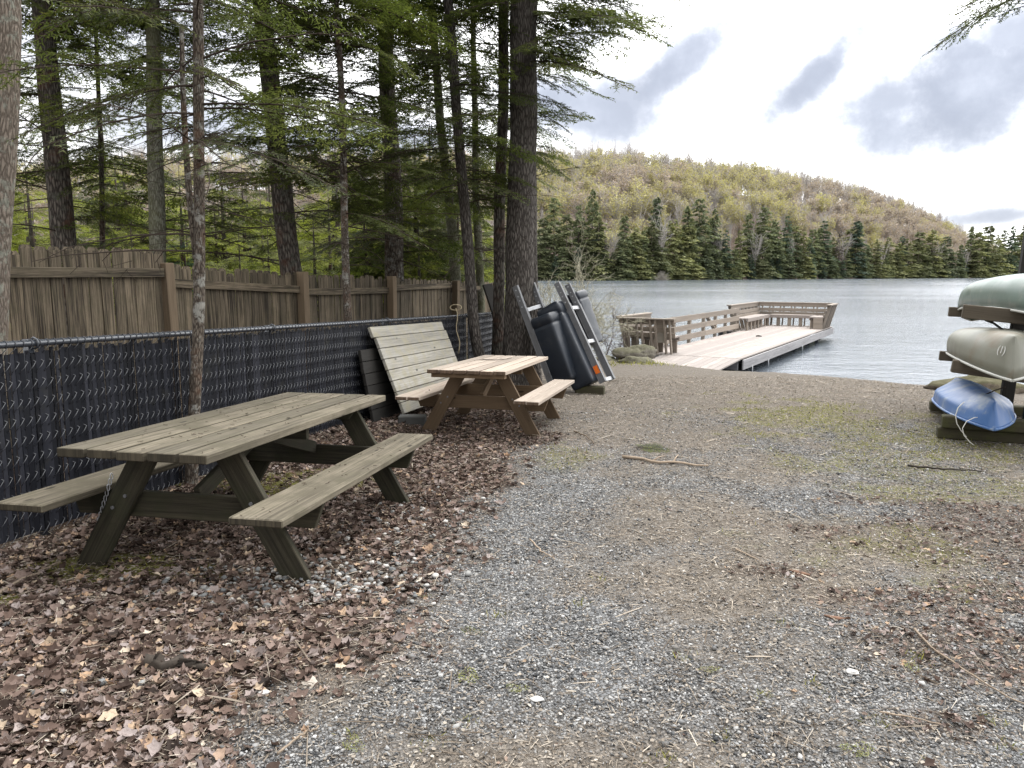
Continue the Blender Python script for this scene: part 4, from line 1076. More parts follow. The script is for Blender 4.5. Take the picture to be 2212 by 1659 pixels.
# ------------------------------------------------------------------ young trees behind the fences
def young_proto(seed, needle, H, Rb, n_whorl, bark=M_BRANCH):
    r = np.random.default_rng(seed); items = []
    for k in range(n_whorl):
        f = k / n_whorl; z = H * (.10 + .88 * f); L = Rb * (1 - f) ** .8 + .15
        for j in range(r.integers(7, 11)):
            key = min(SPR, key=lambda q: abs(q - L)); w, tr_ = SPR[key][r.integers(4)]
            M = rot_spray(r.uniform(0, 6.28), r.uniform(-.30, .18), r.normal(0, .4), L / key * r.uniform(.8, 1.15)); o = np.array([0, 0, z])
            sel = r.random(len(tr_)) < .95
            items.append((place(w, M, o), place(tr_[sel], M, o)))
    cr = spray_mesh("young_crown", items, [bark, needle], seed)
    b = MB(); b.tube([(0, 0, -.2), (0.01, 0, H * .5), (0, .01, H)], [.018 * H, .012 * H, .004], 8)
    V = np.array(b.V); tk = raw_mesh("young_trunk", V, [i for f_ in b.F for i in f_], np.cumsum([0] + [len(f_) for f_ in b.F[:-1]]), M_BARKD, smooth=True)
    return cr, tk
YP = [young_proto(31, NEEDLE_L, 3.6, 1.35, 9), young_proto(32, NEEDLE_L, 4.8, 1.6, 11), young_proto(33, NEEDLE_M, 5.5, 1.7, 12), young_proto(34, NEEDLE_B, 3.2, 1.1, 8)]
KIND = ["bright green young fir in the thicket seen over the wooden fence", "tall light green young fir in the thicket seen over the wooden fence", "mid green young fir in the thicket seen over the wooden fence", "small blue green young fir in the thicket seen over the wooden fence"]
def young(px, Y, k, sc):
    p = at(px, 600, Y); z = G(p[0], p[1]) if Y < 60 else -.5
    t = thing("young_fir", KIND[k], "tree", (p[0], p[1], z), (0, 0, random.uniform(0, 6.28)), "young firs behind the wooden fence")
    t.scale = (sc * random.uniform(.9, 1.1),) * 2 + (sc,)
    link_mesh("crown", YP[k][0], t); link_mesh("trunk", YP[k][1], t)
for (px, Y, k, sc) in ((20, 13, 0, .95), (75, 17, 1, .95), (170, 15, 0, 1.0), (265, 19, 1, 1.0), (290, 15, 0, .85), (395, 17, 3, .95), (470, 20, 0, 1.1), (520, 16.5, 0, .82), (570, 22, 1, .95), (680, 17, 0, .95), (715, 21, 1, .9),
                       (790, 18, 2, .72), (905, 17, 0, .9), (930, 21, 2, .9), (990, 19, 2, .8), (1040, 22, 1, .85), (-60, 16, 1, .9), (-160, 20, 2, .9), (360, 26, 2, .8), (640, 28, 1, 1.1), (830, 26, 1, 1.1), (150, 28, 1, 1.2), (480, 30, 2, 1.0), (1070, 27, 2, .9),
                       (30, 33, 1, 1.3), (240, 36, 0, 1.6), (420, 38, 1, 1.3), (560, 40, 0, 1.7), (740, 38, 1, 1.4), (900, 34, 0, 1.5), (-250, 28, 1, 1.1), (1010, 36, 1, 1.2)):
    young(px, Y, k, sc)
for k_ in range(48):
    Yk = random.uniform(17, 40); young(random.uniform(-150, 1090), Yk, random.choice([0, 0, 1, 1, 2]), random.uniform(.85, 1.25) * (.7 + Yk / 60))

# ------------------------------------------------------------------ bare shrub at the water's edge
def bare_shrub(label, base, stems, seed, H, spread, mat, lean=(0, 0)):
    r = np.random.default_rng(seed); segs = []
    def grow(p, d, l, rad, lev):
        n = 4; q = p
        for k in range(n):
            d = d + r.normal(0, .16, 3) + np.array([0, 0, .03]); d /= np.linalg.norm(d); e = q + d * l / n
            segs.append((q, e, rad * (1 - k / n * .4))); q = e
            if lev < 4 and r.random() < .85:
                d2 = d + r.normal(0, .55, 3); d2 /= np.linalg.norm(d2); grow(q, d2, l * r.uniform(.45, .7), rad * .55, lev + 1)
    for k in range(stems):
        a = r.uniform(0, 6.28); d = np.array([math.cos(a) * spread + lean[0], math.sin(a) * spread + lean[1], 1.0]); d /= np.linalg.norm(d)
        grow(np.zeros(3), d, H * r.uniform(.6, 1), .018, 0)
    t = thing("bare_shrub", label, "shrub", base)
    link_mesh("branches", spray_mesh("branches", [(segs_mesh(segs, .004), np.zeros((0, 3, 3)))], [mat, mat], seed), t)
    return t
M_SHRUB = mat_plain("pale_shrub_bark", (.34, .32, .24), .95, 0, .3, 8, spec=.1)
M_SHRUBD = mat_plain("dark_shrub_bark", (.085, .062, .058), .95, 0, .3, 8, spec=.1)
q = at(1205, 770, 20.5); bare_shrub("leafless pale shrub at the water's edge right of the biggest trunk", (q[0], q[1], -.65), 13, 3, 1.9, .62, M_SHRUB, (.12, 0))
q = at(1250, 775, 21); bare_shrub("low spreading leafless shrub overhanging the water behind the dock frames", (q[0], q[1], -.75), 8, 8, 1.5, 1.1, M_SHRUB, (.4, 0))
q = at(1300, 775, 19.6); bare_shrub("thin dark leafless twigs reaching over the water behind the right dock frame", (q[0], q[1], -.7), 2, 12, .9, 1.0, M_SHRUBD, (.9, 0))
# ------------------------------------------------------------------ far shore: conifers one by one
def vary(m):
    # every tree of a kind a little lighter or darker than its neighbour
    n, l = m.node_tree.nodes, m.node_tree.links
    rp = next(x for x in n if x.type == 'VALTORGB'); oi = n.new('ShaderNodeObjectInfo')
    cr = n.new('ShaderNodeValToRGB'); l.new(oi.outputs['Random'], cr.inputs[0])
    cr.color_ramp.elements[0].color = (.72, .74, .80, 1); cr.color_ramp.elements[1].color = (1.30, 1.25, 1.12, 1)
    mx = n.new('ShaderNodeMix'); mx.data_type = 'RGBA'; mx.blend_type = 'MULTIPLY'; mx.inputs[0].default_value = 1
    tgt = [k.to_socket for k in rp.outputs[0].links]
    l.new(rp.outputs[0], mx.inputs[6]); l.new(cr.outputs[0], mx.inputs[7])
    for s_ in tgt: l.new(mx.outputs[2], s_)
    return m
FAR_D = mat_leaf("far_conifer_dark", [(0, (.050, .066, .038)), (.5, (.130, .155, .086)), (1, (.22, .24, .135))], .8, .2)
FAR_O = mat_leaf("far_conifer_olive", [(0, (.075, .085, .040)), (.5, (.165, .18, .088)), (1, (.26, .265, .135))], .8, .2)
FAR_B = mat_leaf("far_conifer_blue", [(0, (.040, .062, .046)), (.5, (.08, .115, .082)), (1, (.14, .175, .125))], .8, .2)
FAR_G = mat_leaf("far_dead_grey", [(0, (.10, .085, .075)), (1, (.20, .175, .16))], .9, .1)
FAR_W = mat_plain("far_trunk", (.13, .105, .09), .95, 0, .3, .5, spec=.1)
for m_ in (FAR_D, FAR_O, FAR_B): vary(m_)
def far_conifer_mesh(seed, mats, slim=.19, n=1500, ragged=.3, low=0.02):
    """height 1, sprays as drooping small triangles along branches"""
    r = np.random.default_rng(seed); T = []
    nb = 120; zb = low + (1 - low) * np.sort(r.uniform(0, 1, nb)) ** 1.05
    per = n // nb
    for z in zb:
        f = 1 - (z - low) / (1 - low); a = r.uniform(0, 6.28)
        L = (slim * (f ** .62) * (.72 + .5 * mnoise.noise(Vector((math.cos(a) * .9 + seed, math.sin(a) * .9, z * 5 + seed * 3)))) + .012) * r.uniform(1 - ragged, 1 + ragged * .6); d = np.array([math.cos(a), math.sin(a), 0]); sd = np.array([-d[1], d[0], 0])
        k = max(4, int(per * (.35 + 1.3 * f)))
        t = r.uniform(.12, 1, k) ** .75
        base = np.array([0, 0, z]) + d * (L * t)[:, None] + np.array([0, 0, -1]) * (.22 * L * t ** 1.5)[:, None] + sd * (r.normal(0, .30, k) * L * (1.1 - t * .6))[:, None]
        base[:, 2] += r.normal(0, .006, k)
        ln = r.uniform(.020, .046, k); w = r.uniform(.009, .017, k)
        tip = base + (d * .75 + sd * r.normal(0, .5, k)[:, None] + np.array([0, 0, -1]) * r.uniform(.1, .7, k)[:, None]) * ln[:, None]
        an = r.uniform(0, 6.28, k); wv = np.stack([np.cos(an), np.sin(an), r.normal(0, .4, k)], 1) * w[:, None]
        T.append(np.stack([base - wv, base + wv, tip], 1))
    Tn = T; nt = sum(len(t) for t in Tn)
    V = np.concatenate(Tn).reshape(-1, 3)
    rn = np.concatenate([np.clip(r.normal(.45, .2) + r.normal(0, .18, len(t)), 0, 1) for t in Tn])
    return raw_mesh("far_crown", V, np.arange(nt * 3), np.arange(nt) * 3, mats, rnd=rn)
def far_trunk_mesh():
    b = MB(); b.tube([(0, 0, -.03), (0, 0, .5), (0, 0, .97)], [.012, .008, .002], 5)
    return raw_mesh("far_trunk", np.array(b.V), [i for f_ in b.F for i in f_], np.cumsum([0] + [len(f_) for f_ in b.F[:-1]]), FAR_W, smooth=True)
FT = far_trunk_mesh()
FC = {'dark': [far_conifer_mesh(k, FAR_D, .29 + .03 * (k % 3), 5600, .48) for k in range(3)],
      'olive': [far_conifer_mesh(10 + k, FAR_O, .33 + .03 * k, 6000, .5) for k in range(3)],
      'blue': [far_conifer_mesh(20 + k, FAR_B, .25, 4800, .42) for k in range(2)],
      'grey': [far_conifer_mesh(30, FAR_G, .22, 1600, .5)]}
FLAB = {'dark': "dark green shoreline conifer across the lake", 'olive': "broad olive green shoreline conifer across the lake", 'blue': "narrow blue green spruce on the far shoreline", 'grey': "grey dead conifer on the far shoreline"}
def far_tree(px, top, kind, t=.02, dpx=0, wide=1.0):
    p = hill_pt(px, t); z = float(p[2]) - .3; y = float(p[1])
    ztop = EYE + y * (YH - top) / F
    h = max(6.0, ztop - z)
    o = thing("far_conifer", FLAB[kind], "tree", (p[0], p[1], z), (0, 0, random.uniform(0, 6.28)), {'dark': "dark conifers on the far shore", 'olive': "olive conifers on the far shore", 'blue': "blue green spruces on the far shore", 'grey': "dead conifers on the far shore"}[kind])
    o.scale = (h * wide, h * wide, h)
    link_mesh("crown", random.choice(FC[kind]), o); link_mesh("trunk", FT, o)
ROW = [(1172, 470, 'olive', .03, 1), (1195, 430, 'dark', .05, .9), (1222, 462, 'olive', .03, 1), (1248, 447, 'dark', .04, .85), (1277, 415, 'dark', .05, .7), (1290, 470, 'olive', .02, 1.1), (1305, 520, 'grey', .02, .8), (1322, 545, 'dark', .015, 1),
       (1345, 470, 'dark', .03, 1), (1368, 505, 'olive', .02, 1.1), (1385, 500, 'dark', .03, 1), (1412, 432, 'dark', .09, .9), (1430, 520, 'olive', .02, 1.1), (1452, 478, 'olive', .05, 1), (1478, 450, 'dark', .05, .9), (1503, 432, 'dark', .06, 1), (1535, 455, 'dark', .05, .9), (1520, 530, 'dark', .02, 1.1),
       (1470, 545, 'dark', .015, 1.2), (1560, 500, 'blue', .02, 1.1), (1592, 500, 'olive', .03, 1.1), (1608, 465, 'dark', .05, .9), (1640, 450, 'dark', .05, 1), (1662, 478, 'dark', .04, .8), (1690, 470, 'blue', .04, .9), (1672, 520, 'dark', .02, 1.2), (1712, 505, 'dark', .03, 1),
       (1740, 515, 'blue', .02, 1.1), (1760, 495, 'dark', .05, .9), (1780, 535, 'dark', .02, 1.2), (1803, 500, 'grey', .03, 1), (1820, 540, 'dark', .02, 1.1), (1843, 482, 'dark', .03, .85), (1865, 535, 'dark', .02, 1.2), (1885, 540, 'blue', .02, 1.1), (1905, 545, 'dark', .02, 1.0),
       (1925, 545, 'olive', .02, 1.4), (1948, 518, 'olive', .03, 1.3), (1972, 500, 'olive', .03, 1.2), (2000, 498, 'olive', .03, 1.3), (2022, 525, 'olive', .02, 1.3), (2042, 545, 'dark', .015, 1.1), (2062, 530, 'dark', .02, 1), (2082, 492, 'dark', .05, .8), (2098, 500, 'olive', .03, 1.2), (2118, 487, 'olive', .04, 1.1), (2140, 510, 'olive', .03, 1.2),
       (2152, 498, 'dark', .05, .8), (2170, 492, 'blue', .03, .9), (2185, 505, 'olive', .04, 1.1), (2192, 488, 'dark', .05, .8), (2214, 486, 'dark', .05, .9), (2230, 505, 'olive', .03, 1.2), (2260, 490, 'dark', .04, 1), (2300, 500, 'olive', .03, 1.2), (2350, 495, 'dark', .04, 1), (2400, 500, 'olive', .03, 1.2)]
for a in ROW: far_tree(a[0], a[1], a[2], a[3], 0, a[4])
for k in range(52):                                                  # second rank filling between the tall ones
    px = 1165 + k * 21 + random.uniform(-9, 9)
    far_tree(px, random.uniform(478, 540) if px < 1850 else random.uniform(510, 548), random.choice(['olive', 'olive', 'dark', 'blue']), random.uniform(.02, .07), 0, random.uniform(1.1, 1.5))
for k in range(46):                                                  # low trees filling the waterline
    px = 1172 + k * 23 + random.uniform(-8, 8)
    d0 = float(np.interp(px, PX, DS)); 
    far_tree(px, YH - random.uniform(7.5, 13) * F / d0, random.choice(['dark', 'dark', 'olive', 'blue']), .008, 0, random.uniform(1.3, 1.8))
for k in range(34):                                                  # shoreline beyond the near trees, left
    px = -420 + k * 46 + random.uniform(-15, 15)
    far_tree(px, random.uniform(470, 530), random.choice(['dark', 'olive', 'olive']), random.uniform(.01, .06), 0, random.uniform(.9, 1.3))

# ------------------------------------------------------------------ hillside woods (one uncountable mass)
def decid(seed, kind):
    """height 1 leafless or budding tree: wood segments and bud triangles"""
    r = np.random.default_rng(seed); segs = []; buds = []
    fork = r.uniform(.30, .5)
    segs.append((np.array([0, 0, -.03]), np.array([0, 0, fork]), .012))
    n = r.integers(6, 9) + (3 if kind == 'bare' else 0)
    for k in range(n):
        a = r.uniform(0, 6.28); p = np.array([0, 0, fork * r.uniform(.7, 1)]); tilt = r.uniform(.08, .50) if kind != 'bare' else r.uniform(.05, .34)
        d = np.array([math.cos(a) * tilt, math.sin(a) * tilt, 1]); d /= np.linalg.norm(d); L = (1 - fork) * r.uniform(.65, 1.02)
        q = p + d * L * .5; e = q + (d + np.array([0, 0, .25])) * L * .45
        segs += [(p, q, .006), (q, e, .0038)]
        for j in range(9 if kind == 'bare' else 13):
            f = r.uniform(.2, 1); s0 = p + (e - p) * f; dd = d + r.normal(0, .42, 3); dd[2] = abs(dd[2]) * .8 + .2; dd /= np.linalg.norm(dd); l = r.uniform(.07, .20)
            s1 = s0 + dd * l; segs.append((s0, s1, .0026))
            for m in range(1 if kind == 'bare' else 3):
                d3 = dd + r.normal(0, .4, 3); d3 /= np.linalg.norm(d3); segs.append((s1 - dd * l * .4, s1 - dd * l * .4 + d3 * l * .7, .0020))
            if kind != 'bare':
                for m in range(7 if kind != 'full' else 16):
                    buds.append(s1 + r.normal(0, .035, 3))
    B = np.array(buds) if buds else np.zeros((0, 3)); k = len(B)
    v1, v2 = r.normal(0, .011, (k, 3)), r.normal(0, .011, (k, 3))
    T = np.stack([B - v1, B + v1, B + v2 * 1.6], 1) if k else np.zeros((0, 3, 3))
    return segs_mesh(segs), T
W_BARE = mat_plain("bare_wood", (.42, .39, .365), .95, 0, .2, .06, spec=.05)
BUD_Y = mat_leaf("spring_buds", [(0, (.31, .27, .165)), (.5, (.43, .385, .205)), (1, (.54, .50, .245))], .8, .35, tmul=1.0)
BUD_R = mat_leaf("red_buds", [(0, (.30, .24, .21)), (.5, (.41, .33, .29)), (1, (.50, .42, .36))], .8, .3, tmul=1.0)
PROT = {k: [decid(s_ + hash_, k) for s_ in range(4)] for hash_, k in ((100, 'bare'), (200, 'bud'), (300, 'red'), (400, 'full'))}
woods = {'bare': [], 'bud': [], 'red': []}
r = np.random.default_rng(99)
for k in range(2700):
    px = r.uniform(-500, 2330) if k % 3 else r.uniform(1140, 2150)
    t = r.uniform(.03, 1.16) ** .85
    if t > .88 and r.random() < .40: continue
    pos = hill_pt(px, t)
    zone = fbm(np.array([px]), np.array([t * 900]), .006, 8, 3)[0]
    red = math.exp(-((px - 1380) / 90) ** 2 - ((t - .42) / .16) ** 2) + math.exp(-((px - 1960) / 130) ** 2 - ((t - .35) / .3) ** 2) + (1.2 if px < 1120 else 0) * r.random() * .8
    u = r.random()
    if t > .72: kind = 'bare' if u < .93 else 'bud'
    elif red > .45 and u < .75: kind = 'red'
    elif px > 1700 and u < .45: kind = 'red' if u < .3 else 'bare'
    else: kind = 'bud' if u < .50 + (zone - .5) * 1.2 else ('full' if u > .90 else ('red' if u > .78 else 'bare'))
    w, T = PROT[kind][r.integers(4)]
    h = TREE_H * r.uniform(.72, 1.05) * (.75 if t < .2 else 1)
    wd_ = .72 if (kind == 'bare' and t > .72) else 1.0; h = h * (1.12 if wd_ < 1 else 1)
    M = np.array(Matrix.Rotation(r.uniform(0, 6.28), 3, 'Z')) @ np.diag([h * wd_ * r.uniform(.85, 1.25), h * wd_ * r.uniform(.85, 1.25), h])
    woods['bud' if kind == 'full' else kind].append((place(w, M, pos), place(T, M, pos)))
for k, m, lab in (('bare', BUD_Y, "bare grey hardwood forest"), ('bud', BUD_Y, "yellow green budding forest"), ('red', BUD_R, "reddish brown budding forest")):
    o = link_mesh("hillside_forest", spray_mesh("hillside_forest", woods[k], [W_BARE, m], 3), kind='stuff')
    tag(o, {'bare': "leafless grey hardwoods covering the ridge of the far hill", 'bud': "yellow green budding hardwoods spread over the far hillside", 'red': "reddish brown budding hardwoods in patches on the far hillside"}[k], "forest")
def lone(px, top, t, kind, label, group=None):
    pos = hill_pt(px, t); h = EYE + pos[1] * (YH - top) / F - pos[2]
    w, T = PROT[kind][random.randrange(4)]; o = thing("hardwood_tree", label, "tree", pos, (0, 0, random.random() * 6), group)
    M = np.diag([h * 1.1, h * 1.1, h]); nz_ = np.zeros(3)
    link_mesh("trunk", spray_mesh("trunk", [(place(w, M, nz_), np.zeros((0, 3, 3)))], [W_BARE, BUD_Y], 1), o)
    if len(T): link_mesh("crown", spray_mesh("crown", [(np.zeros((0, 6, 3)), place(T, M, nz_))], [W_BARE, M_BUDL], 2), o)
M_BUDL = mat_leaf("lime_buds", [(0, (.30, .29, .07)), (.5, (.40, .40, .10)), (1, (.50, .50, .14))], .8, .35, tmul=1.0)
lone(1563, 425, .33, 'full', "round lime green tree glowing above the dark conifers mid hillside")
for k, (px, top) in enumerate(((1835, 400), (1872, 412), (1900, 425), (1945, 430), (1965, 440), (1790, 388))):
    lone(px, top, .98, 'bare', "leafless tree standing clear on the descending right end of the ridge", "leafless trees on the ridge's right slope")
for k, (px, top) in enumerate(((1318, 500), (1425, 470), (1548, 505), (1625, 500), (1700, 520), (1735, 545), (1812, 505), (1895, 520), (2075, 545), (2012, 520))):
    lone(px, top, .012 if k % 2 else .03, 'bare', "pale leafless tree standing among the far shoreline conifers", "leafless trees among the far shoreline conifers")
# shoreline details: pale brush, boulder and small landing stage
for px, py, w_, h_ in ((1835, 600, 10, 4), (1815, 601, 7, 3.5), (1430, 606, 4, 4)):
    p = onz(px, py, WATER_Z); r2 = np.random.default_rng(int(px)); sg_ = []
    for k in range(140):
        a = r2.uniform(-1, 1) * w_ / 2; b0 = np.array([a, r2.uniform(-1.5, 1.5), .1]); hh_ = h_ * (1 - (a / w_ * 1.9) ** 2) * r2.uniform(.5, 1) + .3
        sg_.append((b0, b0 + np.array([r2.normal(0, .9), r2.normal(0, .6), hh_]), .06))
    o = thing("shore_brush", {1835: "widest mound of pale leafless brush on the far waterline", 1815: "smaller pale brush beside the widest brush mound on the far waterline", 1430: "pale dead brush at the water's edge below the left conifers"}[px], "shrub", p)
    link_mesh("branches", spray_mesh("branches", [(segs_mesh(sg_), np.zeros((0, 3, 3)))], [mat_plain("pale_brush", (.24, .22, .19), .95), W_BARE], 4), o)
p = onz(2090, 599, WATER_Z); sd = thing("landing_stage", "tiny landing stage with steps on the far shore at right", "dock", p)
b = MB(); b.box((0, 0, .9), (22, 3, .5)); b.build("deck", mat_plain("far_grey_wood", (.30, .29, .27), .9), sd)
for x in (-9, -3, 3, 9):
    b = MB(); b.tube([(x, -1.4, -.5), (x, -1.4, 2.6)], .22, 6); b.build("post", FAR_G, sd)
for y in (-1, 1):
    b = MB(); b.beam((-10, y, 1.1), (-17, y + 4, 7.5), .4, .5); b.build("stair_rail", mat_plain("far_grey_wood2", (.30, .28, .25), .9), sd)
b = MB()
for k in range(9): b.box((-10 - k * .78, .2 + k * .4, 1.0 + k * .68), (.7, 1.8, .12))
b.build("stair_tread", mat_plain("far_grey_wood3", (.26, .25, .22), .9), sd)
def boulder(name, label, c, size, mat, seed, cat="rock", flat=.0):
    r2 = np.random.default_rng(seed); n, m = 18, 28; P = []
    for i in range(n):
        th = math.pi * i / (n - 1); row = []
        for j in range(m):
            ph = 2 * math.pi * j / m; d = np.array([math.sin(th) * math.cos(ph), math.sin(th) * math.sin(ph), math.cos(th)])
            q = 1 + .45 * mnoise.noise(Vector(d * 1.1) + Vector((seed, 0, 0))) + .16 * mnoise.noise(Vector(d * 3.5) + Vector((seed, 5, 0))) + .05 * mnoise.noise(Vector(d * 9) + Vector((seed, 5, 0)))
            row.append(d * q * np.array(size) / 2)
        P.append(row)
    b = MB(); b.quad_grid(np.array(P), closed_v=True); o = b.build(name, mat); o.location = tuple(float(x) for x in c)
    return tag(o, label, cat)
def mat_rock(name, a, b_, moss, amt, sc=6):
    s = Mat(name, .95, .2); o = s.mapping('Object')
    c = s.ramp(s.noise(o, sc, 7, .7), [(.3, b_), (.7, a)])
    geo = s.n.new('ShaderNodeNewGeometry'); sp = s.n.new('ShaderNodeSeparateXYZ'); s.l.new(geo.outputs['Normal'], sp.inputs[0])
    f = s.math('MULTIPLY', s.rng(s.math('ADD', sp.outputs[2], s.math('MULTIPLY', s.noise(o, sc * 1.4, 5, .7), .8)), .7, 1.15), amt)
    c = s.mix(f, c, moss)
    return s.set(c, None, s.bump(s.noise(o, sc * 2, 7, .7), .8, .04))
M_ROCK = mat_rock("mossy_rock", (.24, .22, .185), (.07, .062, .052), (.085, .085, .04), .55)
M_ROCKB = mat_rock("brown_rock", (.20, .165, .125), (.06, .05, .04), (.07, .07, .03), .7)
boulder("boulder", "small pale boulder on the far shore beside the landing stage", onz(2155, 597, WATER_Z), (14, 8, 5), mat_rock("far_rock", (.3, .28, .26), (.2, .18, .17), (.2, .19, .17), .2, .4), 3)
# ------------------------------------------------------------------ rocks by the shore
q = gnd(1352, 778); boulder("boulder", "flat mossy boulder at the foot of the dock, the upper of two", (3.02, 18.75, -.34), (1.0, .6, .40), M_ROCK, 11)
boulder("boulder", "smaller rounded mossy rock in front of the flat boulder by the dock", (2.92, 18.0, -.47), (.75, .6, .28), M_ROCK, 12)
boulder("boulder", "low grey rock at the water's edge left of the mossy boulders", (2.25, 18.7, -.52), (.7, .5, .26), M_ROCK, 15)
p = at(2112, 826, 12.5); boulder("boulder", "broad brown mossy boulder on the shore behind the canoe rack", (p[0], p[1], G(p[0], p[1]) - .02), (1.35, 1.0, .50), M_ROCKB, 14)

# ------------------------------------------------------------------ scatter helpers
def sample(n, x0, x1, y0, y1, dens, r, ypow=1.0):
    """rejection sample in plan; y distribution leans to the near side"""
    u = r.uniform(0, 1, n); y = y0 * (y1 / y0) ** (u ** ypow)
    x = x0 + (x1 - x0) * r.uniform(0, 1, n)
    vis = np.abs(x) < .74 * y + 1.3
    x, y = x[vis], y[vis]
    k = r.uniform(0, 1, len(x)) < dens(x, y); return x[k], y[k]
def rot_mats(yaw, tx, ty):
    c, s_ = np.cos(yaw), np.sin(yaw); Rz = np.zeros((len(yaw), 3, 3)); Rz[:, 0, 0] = c; Rz[:, 0, 1] = -s_; Rz[:, 1, 0] = s_; Rz[:, 1, 1] = c; Rz[:, 2, 2] = 1
    c, s_ = np.cos(tx), np.sin(tx); Rx = np.zeros_like(Rz); Rx[:, 0, 0] = 1; Rx[:, 1, 1] = c; Rx[:, 1, 2] = -s_; Rx[:, 2, 1] = s_; Rx[:, 2, 2] = c
    c, s_ = np.cos(ty), np.sin(ty); Ry = np.zeros_like(Rz); Ry[:, 1, 1] = 1; Ry[:, 0, 0] = c; Ry[:, 0, 2] = s_; Ry[:, 2, 0] = -s_; Ry[:, 2, 2] = c
    return Rz @ Rx @ Ry
def scatter(name, protos, pos, M, mats, rnd, kind='stuff', label=None, cat=None, smooth=False, seed=0):
    r = np.random.default_rng(seed); pick = r.integers(0, len(protos), len(pos)); Vs, Ls, Ss, Rs = [], [], [], []; vo = lo = 0
    for k, (pv, pf) in enumerate(protos):
        sel = np.where(pick == k)[0]
        if not len(sel): continue
        V = np.einsum('nij,vj->nvi', M[sel], pv) + pos[sel][:, None]
        nv = len(pv); fl = np.concatenate([np.array(f_) for f_ in pf]); ln = np.array([len(f_) for f_ in pf]); stt = np.concatenate([[0], np.cumsum(ln)[:-1]])
        Vs.append(V.reshape(-1, 3)); Ls.append((vo + np.arange(len(sel))[:, None] * nv + fl[None]).ravel())
        Ss.append((lo + np.arange(len(sel))[:, None] * len(fl) + stt[None]).ravel()); Rs.append(np.repeat(rnd[sel], len(pf)))
        vo += len(sel) * nv; lo += len(sel) * len(fl)
    me = raw_mesh(name, np.concatenate(Vs), np.concatenate(Ls), np.concatenate(Ss), mats, smooth=smooth, rnd=np.concatenate(Rs))
    o = link_mesh(name, me, kind=kind); return tag(o, label, cat)

# ------------------------------------------------------------------ gravel chips
r = np.random.default_rng(41)
OCT = [(0, 2, 4), (2, 1, 4), (1, 3, 4), (3, 0, 4), (2, 0, 5), (1, 2, 5), (3, 1, 5), (0, 3, 5)]
def chip(seed):
    q = np.random.default_rng(seed); v = np.array([[1, 0, 0], [-1, 0, 0], [0, 1, 0], [0, -1, 0], [0, 0, 1], [0, 0, -1.]])
    v = v * q.uniform(.6, 1.1, (6, 1)) + q.normal(0, .22, (6, 3)); return v * np.array([1, .75, .5]), OCT
chips = [chip(k) for k in range(9)]
x, y = sample(360000, -3.6, 6.2, 2.0, 10.5, lambda x, y: np.clip(m_gravel(x, y) * .95 + .26 * (1 - m_leaf(x, y)) * (1 - m_sand(x, y)), 0, 1), r, 1.0)
sz = 0.0060 * np.exp(r.normal(0, .38, len(x))) * (1 + .05 * np.clip(y - 2.2, 0, 8))
big = r.random(len(x)) < .003; sz = np.where(big, sz * 1.9, sz)
M = rot_mats(r.uniform(0, 6.28, len(x)), r.normal(0, .35, len(x)), r.normal(0, .35, len(x))) * sz[:, None, None]
pos = np.stack([x, y, GV(x, y) + sz * .22], 1)
s = Mat("gravel_stone", .9, .25)
c = s.ramp(s.attr('rnd'), [(0, (.032, .034, .037)), (.28, (.105, .107, .109)), (.6, (.21, .21, .21)), (.82, (.32, .318, .312)), (.96, (.40, .40, .39)), (1, (.52, .51, .50))])
c = s.mix(s.rng(s.noise(s.mapping('Object'), 35, 3, .6), .45, .7, 0, .5), c, (.16, .13, .095))
s.set(c)
scatter("gravel", chips, pos, M, s.m, r.uniform(0, 1, len(x)), label="crushed grey gravel of the launch drive", cat="gravel", seed=1)

# ------------------------------------------------------------------ fallen leaves
def leaf_proto(seed):
    q = np.random.default_rng(seed); n = 15; a = np.arange(n) / n * 2 * math.pi
    lob = 1 + .25 * np.cos(5 * a / 1.0) * (.5 + .5 * q.random()) + q.normal(0, .10, n)
    rad = lob * .5; k1, k2 = q.uniform(.5, 1.9), q.uniform(-.8, 1.0)
    if seed % 3 == 0: rad = .5 * (1 - .12 * np.cos(2 * a)) * np.where(np.abs(np.sin(a)) > .3, .72, 1.05)
    P = np.stack([rad * np.cos(a) * 1.05, rad * np.sin(a) * q.uniform(.65, 1), np.zeros(n)], 1)
    z = k1 * P[:, 1] ** 2 + k2 * P[:, 0] ** 2 + .35 * np.abs(P[:, 1]) * q.uniform(-1, 1) + q.normal(0, .035, n)
    P[:, 2] = z; inner = P * .5; inner[:, 2] = .5 * (k1 * inner[:, 1] ** 2 + k2 * inner[:, 0] ** 2) + q.normal(0, .02, n)
    V = np.concatenate([P, inner, [[0, 0, 0]]]); Fs = []
    for i in range(n):
        j = (i + 1) % n; Fs += [(i, j, n + j, n + i), (n + i, n + j, 2 * n)]
    V[:, 2] -= V[:, 2].min() * .6
    return V, Fs
leaves_p = [leaf_proto(k) for k in range(12)]
s = Mat("dead_leaf", .75, .22)
c = s.ramp(s.attr('rnd'), [(0, (.020, .014, .011)), (.20, (.062, .040, .031)), (.38, (.130, .089, .071)), (.56, (.215, .158, .133)), (.72, (.30, .255, .24)), (.84, (.35, .23, .145)), (.93, (.46, .37, .27)), (1, (.58, .53, .46))])
c = s.mix(s.rng(s.noise(s.mapping('Object'), 60, 4, .7), .45, .75, 0, .55), c, (.05, .032, .024))
s.set(c); t_ = s.n.new('ShaderNodeBsdfTranslucent'); s.l.new(c, t_.inputs[0]); mx = s.n.new('ShaderNodeMixShader'); mx.inputs[0].default_value = .12
s.l.new(s.b.outputs[0], mx.inputs[1]); s.l.new(t_.outputs[0], mx.inputs[2]); s.l.new(mx.outputs[0], s.out.inputs[0]); M_DEADLEAF = s.m
